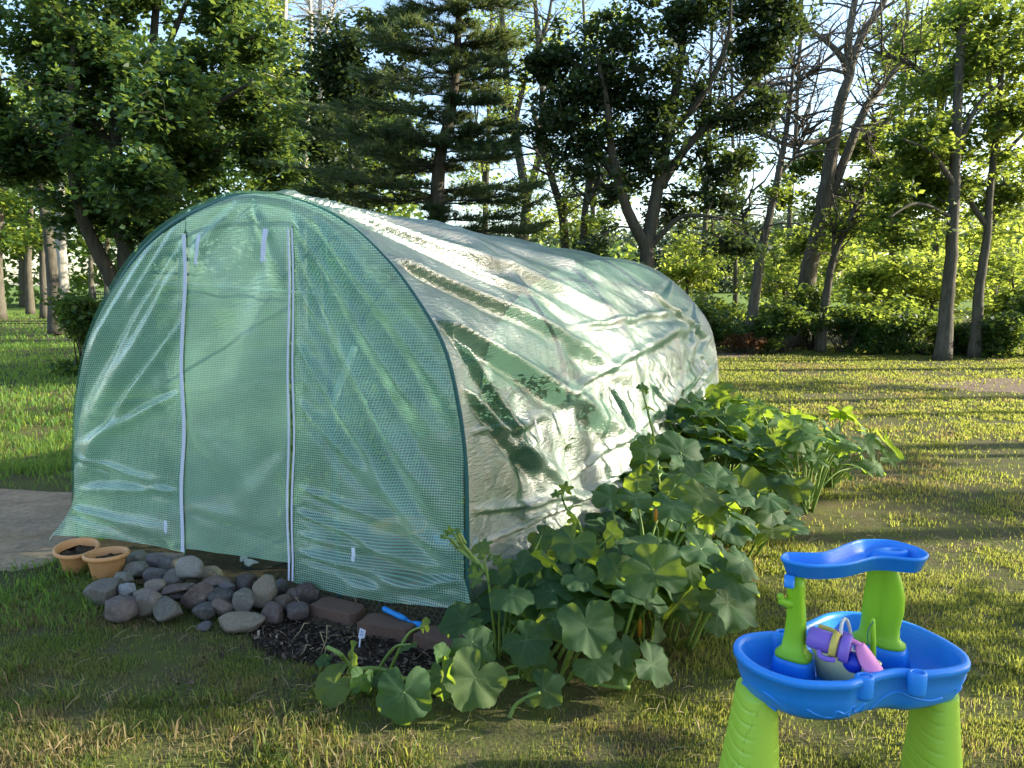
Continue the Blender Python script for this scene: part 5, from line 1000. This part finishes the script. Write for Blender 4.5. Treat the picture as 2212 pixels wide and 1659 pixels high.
shoot('pale yellow young shoot among the squash leaves', [[bx[0], Ys, .02], Wp(1430, 1080, Ys), Wp(1424, 1040, Ys), Wp(1420, 1005, Ys)], [(.98, .03, 1), (.9, .025, -1), (.75, .03, 1)])
# things growing inside, seen dimly through the film
for i, (x, y, h, lb) in enumerate(((-.75, 1.2, .9, 'leafy plant growing dimly inside behind the left front panel'), (.95, 1.0, 1.0, 'leafy plant growing dimly inside behind the right front panel'), (-.8, 2.9, 1.1, 'leafy plant deep inside the tunnel on the shaded side'), (.8, 2.8, 1.0, 'leafy plant deep inside behind the long film wall'))):
    p = gw(np.array([x, y, 0])); ob = empty('tomato_plant', p, lb, 'plant', 'plants inside the tunnel'); rg = np.random.default_rng(600 + i); C = np.array([[.30 * rg.normal(), .30 * rg.normal(), h * rg.random()] for k in range(42)]); V, F, ti = leaves(C, np.full(42, .13), 24, .07, .8, .6, 1.0, rg)
    link('foliage', mesh(V, F, 'foliage', ti), M['mid'], ob); b = MB()
    for q in C[::4]: b.add(*tube([p, p + q * [.4, .4, .5], p + q], .005, 5))
    b.build('stem', M['stalk'], ob)
for c, r, h, mat, lb in (((.78, .35, .012), .15, .34, 'terra', 'brown tub seen dimly through the right front panel'), ((.98, .62, .012), .12, .22, 'blue_grip', 'blue bucket seen dimly through the right front panel')):
    p = gw(np.array(c)); ob = empty('tub', p, lb, 'tub'); b = MB(); b.add(*lathe([(.0, 0), (r * .8, 0), (r, h), (r * 1.06, h), (r * 1.06, h + .015), (r * .94, h + .015), (r * .9, h * .8), (0, h * .8)], 24, p)); b.build('wall', M[mat], ob)

# ------------------------------------------------------------------ toy water table
M['blue'] = plain('blue_plastic', (0.018, 0.235, 0.74), .38, .07, 6, .10, .45, bscale=160)
M['lime'] = plain('lime_plastic', (0.25, 0.50, 0.014), .42, .06, 6, .10, .4, bscale=160)
m, t, out = newmat('scuffed_lime'); tc = nd(t, 'ShaderNodeTexCoord'); mp = nd(t, 'ShaderNodeMapping', {'Vector': tc.outputs['Object'], 'Scale': (30, 30, 7), 'Rotation': (.4, .3, 0)}); n = noise_tex(t, 1.2, 6, .7, mp.outputs[0], 1.0)
p = nd(t, 'ShaderNodeBsdfPrincipled', {'Base Color': mixc(t, ramp(t, n, [(.60, 0.0), (.74, .8)]), (.40, .60, .055), (.07, .11, .02)), 'Roughness': .45}); t.links.new(p.outputs[0], out.inputs[0]); M['lime_leg'] = m
z4 = lambda x, y: ((2800 + x * .5872) * .5486, (2050 + y * .5872) * .5486)
RZ = .50
rimz = [(165, 820), (230, 765), (390, 742), (470, 752), (560, 722), (650, 680), (800, 620), (990, 615), (1280, 670), (1500, 760), (1680, 870), (1725, 950), (1640, 990), (1440, 1012), (1270, 1000), (1130, 1022), (1000, 1062), (900, 1085), (600, 1075), (350, 1000), (200, 900)]
RIM = catmull(np.array([G(*z4(*q), RZ)[:2] for q in rimz]), 8, True); RC = np.array([(RIM[:, 0].min() + RIM[:, 0].max()) / 2, (RIM[:, 1].min() + RIM[:, 1].max()) / 2])
def offs(P, d, it=1):
    P = P.copy()
    T = np.roll(P, -1, 0) - np.roll(P, 1, 0); T /= np.linalg.norm(T, axis=1)[:, None]; N = np.stack([T[:, 1], -T[:, 0]], 1)
    if ((P - P.mean(0)) * N).sum() < 0: N = -N
    return P + N * d
def ring2(P, z, d=0.0, s=1.0):
    q = offs(P, d); q = (q - RC) * s + RC; return np.c_[q, np.full(len(q), z)]
wt = empty('toy_water_table', (RC[0], RC[1], 0), 'blue and lime green plastic water play table on the lawn', 'water table')
b = MB(); b.add(*loft([ring2(RIM, .335, -.07, .80), ring2(RIM, .345, -.035, .86), ring2(RIM, .38, -.012, .95), ring2(RIM, .43, -.004, .985), ring2(RIM, .475, 0, 1.0), ring2(RIM, .478, .006), ring2(RIM, .492, .007), ring2(RIM, .500, .003), ring2(RIM, .501, -.006), ring2(RIM, .498, -.016), ring2(RIM, .485, -.019), ring2(RIM, .44, -.026, .985), ring2(RIM, .408, -.036, .95), ring2(RIM, .400, -.05, .90), ring2(RIM, .400, -.05, .3)])); b.build('basin', M['blue'], wt)
i0 = len(RIM)
def on_wall(x, z):       # point on the camera side of the outer wall
    f = (z - .345) / (.475 - .345); R0 = ring2(RIM, 0, -.035, .86); R1 = ring2(RIM, 0, 0, 1.0); Rr = R0 + (R1 - R0) * (np.clip(f, 0, 1) ** .45); k = Rr[:, 1] < RC[1] + .02; Q = Rr[k]; o = np.argsort(Q[:, 0]); return np.array([x, np.interp(x, Q[o, 0], Q[o, 1]) - .002, z])
x0, x1 = RIM[:, 0].min(), RIM[:, 0].max(); wx = lambda f: x0 + (x1 - x0) * f
for ln in ([(.03, .42), (.07, .425), (.12, .405), (.16, .385)], [(.03, .39), (.06, .395), (.10, .375), (.13, .36)], [(.22, .405), (.27, .385), (.33, .375), (.345, .40), (.38, .39), (.42, .412), (.43, .385), (.48, .405), (.47, .375)], [(.52, .37), (.58, .41), (.64, .425), (.70, .41), (.78, .395), (.84, .40)], [(.90, .42), (.94, .44), (.97, .455)], [(.91, .40), (.95, .42), (.975, .435)], [(.40, .385), (.405, .37)]):
    b = MB(); b.add(*tube(catmull([on_wall(wx(f), z) for f, z in ln], 5), .0045, 6)); b.build('wave_relief', M['blue'], wt)
for zx, zy in ((1030, 1042), (1385, 1020), (485, 748)):
    p = G(*z4(zx, zy), RZ); p[2] = 0; b = MB(); b.add(*lathe([(.0, .43), (.020, .43), (.024, .44), (.025, .497), (.022, .503), (.0155, .503), (.0145, .499), (.0145, .455), (0, .455)], 24, p, 1.15, .9)); b.build('peg_socket', M['blue'], wt)
def srect(c, w_, d_, z, a=0.0, pw=3.2, n=32, sh=(0, 0)):
    t_ = np.arange(n) * 2 * math.pi / n; x = np.sign(np.cos(t_)) * np.abs(np.cos(t_)) ** (2 / pw) * w_ / 2; y = np.sign(np.sin(t_)) * np.abs(np.sin(t_)) ** (2 / pw) * d_ / 2
    return np.c_[c[0] + sh[0] + x * math.cos(a) - y * math.sin(a), c[1] + sh[1] + x * math.sin(a) + y * math.cos(a), np.full(n, z)]
PL = G(*z4(553, 905), .47); PR = G(*z4(1122, 812), .47); aL, aR = R(-38), R(-38)
for c, w_, d_, a in ((PL, .110, .085, aL), (PR, .162, .088, aR)):
    b = MB(); b.add(*loft([srect(c, w_ * 1.22, d_ * 1.25, .398, a), srect(c, w_ * 1.1, d_ * 1.12, .455, a), srect(c, w_ * 1.04, d_ * 1.04, .466, a), srect(c, w_ * .8, d_ * .8, .467, a)])); b.build('pedestal', M['blue'], wt)
b = MB(); b.add(*loft([srect(PL, w_, d_, z, aL, 3.2, 32, (sx, 0)) for w_, d_, z, sx in [(q[0] * 1.14, q[1] * 1.1, q[2], q[3]) for q in ((.094, .074, .466, 0), (.098, .078, .470, 0), (.097, .077, .480, 0), (.085, .064, .486, 0), (.066, .050, .50, .0), (.058, .046, .54, .002), (.050, .044, .60, .003), (.044, .042, .66, .0), (.046, .044, .70, -.003), (.044, .044, .745, -.003))]]))
kx = PL + [-.028, -.01, .0]; b.add(*tube([PL + [0, 0, .182], PL + [-.030, -.004, .178], PL + [-.050, -.006, .186], PL + [-.053, -.006, .200]], [.017, .016, .0125, .009], 12)); V, F = lathe([(0, -.012), (.008, -.009), (.0115, 0), (.008, .009), (0, .012)], 12); b.add(V + PL + [-.053, -.006, .200], F); b.build('post', M['lime'], wt)
def wide(c, z, w_, d_, sh):
    q = srect((0, 0), w_, d_, z, 0, 2.6, 48); g = np.exp(-(q[:, 0] / .010) ** 2) * (q[:, 1] < 0); q[:, 1] += g * .010; xr = q[:, 0] * math.cos(aR) - q[:, 1] * math.sin(aR); yr = q[:, 0] * math.sin(aR) + q[:, 1] * math.cos(aR); return np.c_[c[0] + sh + xr, c[1] + yr, q[:, 2]]
b = MB(); b.add(*loft([wide(PR, z, w_, d_, sh) for w_, d_, z, sh in [(q[0] * 1.2, q[1] * 1.12, q[2], q[3]) for q in ((.134, .074, .466, 0), (.138, .078, .470, 0), (.137, .077, .479, 0), (.118, .060, .486, .0), (.104, .050, .50, .0), (.100, .052, .53, .002), (.106, .056, .58, .008), (.104, .056, .63, .010), (.092, .052, .68, .008), (.078, .046, .72, .002), (.066, .040, .748, -.002))]])); b.build('post', M['lime'], wt)
trz = [(475, 240), (500, 218), (560, 216), (680, 218), (760, 213), (830, 192), (900, 162), (980, 136), (1050, 128), (1200, 133), (1350, 170), (1430, 205), (1452, 232), (1400, 256), (1300, 250), (1200, 240), (1120, 240), (1050, 252), (960, 276), (880, 290), (760, 298), (660, 296), (560, 280), (490, 258)]
TZ = .795; TR = catmull(np.array([G(*z4(*q), TZ)[:2] for q in trz]), 5, True)
def ring3(z, d, s=1.0): q = offs(TR, d); c = TR.mean(0); q = (q - c) * s + c; return np.c_[q, np.full(len(q), z)]
b = MB(); b.add(*loft([ring3(.742, -.016, .96), ring3(.745, -.010, .975), ring3(.784, -.001), ring3(.786, .003), ring3(.793, .004), ring3(.797, .001), ring3(.796, -.004), ring3(.79, -.006), ring3(.764, -.013, .98), ring3(.757, -.02, .96), ring3(.757, -.02, .5)])); b.build('tray', M['blue'], wt)
c = G(*z4(1205, 205), .782); b = MB(); b.add(*loft([srect(c, .145, .060, .756, R(5), 2.4, 32, (-.012, 0)), srect(c, .112, .056, .784, R(5), 2.2, 32), srect(c, .108, .052, .787, R(5), 2.1, 32), srect(c, .056, .034, .788, R(5), 2, 32, (.018, .002)), srect(c, .052, .030, .785, R(5), 2, 32, (.018, .002)), srect(c, .046, .026, .762, R(5), 2, 32, (.018, .002))])); b.build('spout_ring', M['blue'], wt)
b = MB(); b.add(*loft([srect(PL + [-.036, -.03, 0], .030, .02, z, aL, 4, 16) for z in (.712, .716, .75)])); b.build('tray_clip', M['blue'], wt)
for zxa, zxb, wd in ((325, 290, (.112, .150)), (1545, 1525, (.092, .118))):
    pa = G(*z4(zxa, 1235), .345); pb = G(*z4(zxb, 1600), .17); pa[1] = pb[1] = 2.275; pb[0] = Wp(*z4(zxb, 1600), 2.275)[0]; pa[0] = Wp(*z4(zxa, 1235), 2.275)[0]; rings = []
    for z in np.linspace(0, .375, 112):
        f = (.37 - z) / .2; cx = pa[0] + (pb[0] - pa[0]) * f; g = abs(((z / .043) % 1) - .5); w_ = wd[0] + (wd[1] - wd[0]) * f - (.007 if g > .42 else (.0025 if g > .36 else 0)); rings.append(srect((cx, 2.31), w_, .17 + .05 * f, z - .006 * 0, 0, 2.7, 40))
        rings[-1][:, 2] += .012 * (rings[-1][:, 0] - cx) / (w_ / 2) * (1 if z > .01 else 0)
    b = MB(); b.add(*loft(rings)); b.build('leg', M['lime_leg'], wt)
# toys in the basin
M['cream'] = plain('cream_plastic', (.95, .80, .36), .45, .08, 20, .1); M['purple'] = plain('purple_plastic', (.23, .13, .52), .45, .08, 10, .1); M['yellow'] = plain('yellow_plastic', (.66, .50, .10), .45, .08, 10); M['pink'] = plain('pink_plastic', (.66, .21, .48), .45, .06, 10); M['deep_blue'] = plain('deep_blue_plastic', (.012, .035, .42), .38, .05, 10); M['white_pl'] = plain('white_plastic_hoop', (.62, .60, .58), .4)
BC = (G(*z4(650, 842), .495) + G(*z4(1192, 975), .495)) / 2; ex = G(*z4(1192, 975), .495) - G(*z4(650, 842), .495); bl = np.linalg.norm(ex) ; ba = math.atan2(*(G(*z4(1045, 1008), .495) - G(*z4(652, 850), .495))[1::-1]); bl = np.linalg.norm(G(*z4(1060, 1010), .495) - G(*z4(648, 845), .495)); bw = .085
nx = np.array([-math.sin(ba), math.cos(ba), 0]); BC = (G(*z4(1060, 1010), .495) + G(*z4(648, 845), .495)) / 2 + nx * bw / 2
bn = empty('toy_bin', (BC[0], BC[1], .402), 'cream plastic bin holding toys in the blue basin', 'bin'); b = MB()
b.add(*loft([srect(BC, bl * f, bw * g, z, ba, 6, 40) for f, g, z in ((.80, .70, .402), (.95, .92, .486), (.955, .93, .490), (1.03, 1.06, .491), (1.04, 1.08, .495), (1.02, 1.05, .498), (.96, .95, .497), (.93, .90, .488), (.80, .72, .412), (.3, .3, .412))])); b.build('bin_wall', M['cream'], bn)
def frame_at(c, d, up=(0, 0, 1)):
    d = Vector(d).normalized(); x = Vector(up).cross(d).normalized(); y = d.cross(x); return Matrix(((x.x, y.x, d.x, c[0]), (x.y, y.y, d.y, c[1]), (x.z, y.z, d.z, c[2]), (0, 0, 0, 1)))
def xf(VF, Mx): return np.array([Mx @ Vector(v) for v in VF[0]]), VF[1]
cu = G(*z4(790, 820), .545); dm = np.array([.80, -.52, -.12]); MX = frame_at(cu, dm)
cp = empty('toy_cup', cu - [0, 0, .03], 'purple toy mug lying on its side in the cream bin', 'toy mug'); b = MB()
b.add(*xf(lathe([(.0, -.062), (.026, -.062), (.033, -.055), (.034, .0), (.032, .004), (.032, .034), (.041, .036), (.043, .048), (.042, .062), (.036, .064), (.030, .060), (.027, .0), (.026, -.05), (0, -.052)], 32), MX)); b.build('cup', M['purple'], cp)
b = MB(); b.add(*xf(tube(catmull([(.036, .005, .055), (.058, .012, .050), (.064, .014, .03), (.062, .014, .0)], 5), [.011] * 15 + [.008], 10), MX)); b.build('handle', M['purple'], cp); b = MB(); b.add(*xf(tube(catmull([(-.030, -.02, -.02), (-.042, -.03, -.012), (-.044, -.032, .01), (-.038, -.028, .03)], 5), .008, 10), MX)); b.build('handle', M['purple'], cp)
yc = empty('toy_ring', cu, 'yellow toy handle ring clipped around the purple mug', 'toy ring'); b = MB(); b.add(*xf(lathe([(.0325, .006), (.0395, .008), (.0395, .026), (.0325, .030), (.0325, .006)], 32), MX)); b.build('ring', M['yellow'], yc); b = MB(); b.add(*xf(tube(catmull([(.036, .018, .016), (.046, .020, -.005), (.047, .020, -.030), (.046, .019, -.045)], 4), [.010] * 12 + [.009], 8), MX)); b.build('grip', M['yellow'], yc)
hc = G(*z4(905, 800), .54); b = MB(); th = np.linspace(0, 2 * math.pi, 41); b.add(*tube(np.array([Matrix(frame_at(hc, (.72, -.62, .15))) @ Vector((math.cos(a) * .046, math.sin(a) * .066, 0)) for a in th]), .0055, 8)); tag(b.build('toy_hoop', M['white_pl'], None, loc=hc), 'white hoop handle standing behind the purple mug', 'toy hoop')
bc = G(*z4(955, 950), .50); b = MB(); V, F = lathe([(.0, -.032)] + [(.032 * math.cos(a), .032 * math.sin(a)) for a in np.linspace(-1.4, 1.4, 15)] + [(0, .032)], 28, bc); b.add(V, F); tag(b.build('toy_ball', M['deep_blue'], None, loc=bc), 'deep blue round toy ball in the cream bin', 'ball')
sc_ = G(*z4(1045, 925), .525); pk = empty('toy_scoop', sc_ - [0, 0, .03], 'pink toy scoop leaning on the blue ball', 'toy scoop'); u = np.linspace(-1, 1, 13); rows = []
for s in np.linspace(0, 1, 12): hw = .030 * (.55 + .45 * math.sin(min(1, s * 1.6) * math.pi / 2)) ; rows.append(np.stack([u * hw, -.012 * (1 - u ** 2) - .012 * s * s * 2 + .010, np.full(13, .045 - .095 * s)], 1))
V = np.concatenate(rows); F = [tuple(q) for q in grid_faces(12, 13)]; V2 = V + [0, -.004, 0]; n = len(V); FF = F + [tuple(i + n for i in f[::-1]) for f in F]; ed = [i for i in range(13)] + [13 * k + 12 for k in range(1, 12)] + [13 * 11 + k for k in range(11, -1, -1)] + [13 * k for k in range(10, 0, -1)]; FF += [(ed[i], ed[(i + 1) % len(ed)], ed[(i + 1) % len(ed)] + n, ed[i] + n) for i in range(len(ed))]
MX2 = Matrix.Translation(Vector(sc_)) @ Matrix.Rotation(R(18), 4, 'Z') @ Matrix.Rotation(R(-22), 4, 'X') @ Matrix.Rotation(R(-14), 4, 'Y'); b = MB(); b.add(*xf((np.r_[V, V2], FF), MX2)); b.build('scoop', M['pink'], pk); b = MB(); b.add(*xf(tube(catmull([(.0, .004, .040), (-.012, .010, .058), (-.026, .012, .066)], 4), [.009, .009, .008, .008, .007, .007, .006, .005, .004], 8), MX2)); b.build('handle', M['pink'], pk)
st = G(*z4(1085, 950), .47); sk = empty('toy_rod', st, 'thin green toy fishing rod standing in the bin', 'toy rod'); b = MB(); b.add(*tube([st, st + [-.004, .0, .07], st + [-.010, .0, .140], st + [-.0105, 0, .147]], [.0095, .009, .008, .004], 10)); b.build('rod', M['lime'], sk); b = MB(); b.add(*tube(catmull([st + [-.010, -.008, .138], st + [-.022, -.008, .12], st + [-.026, -.008, .085], st + [-.018, -.008, .058]], 5), .0016, 5)); b.build('cord', M['tube'], sk)
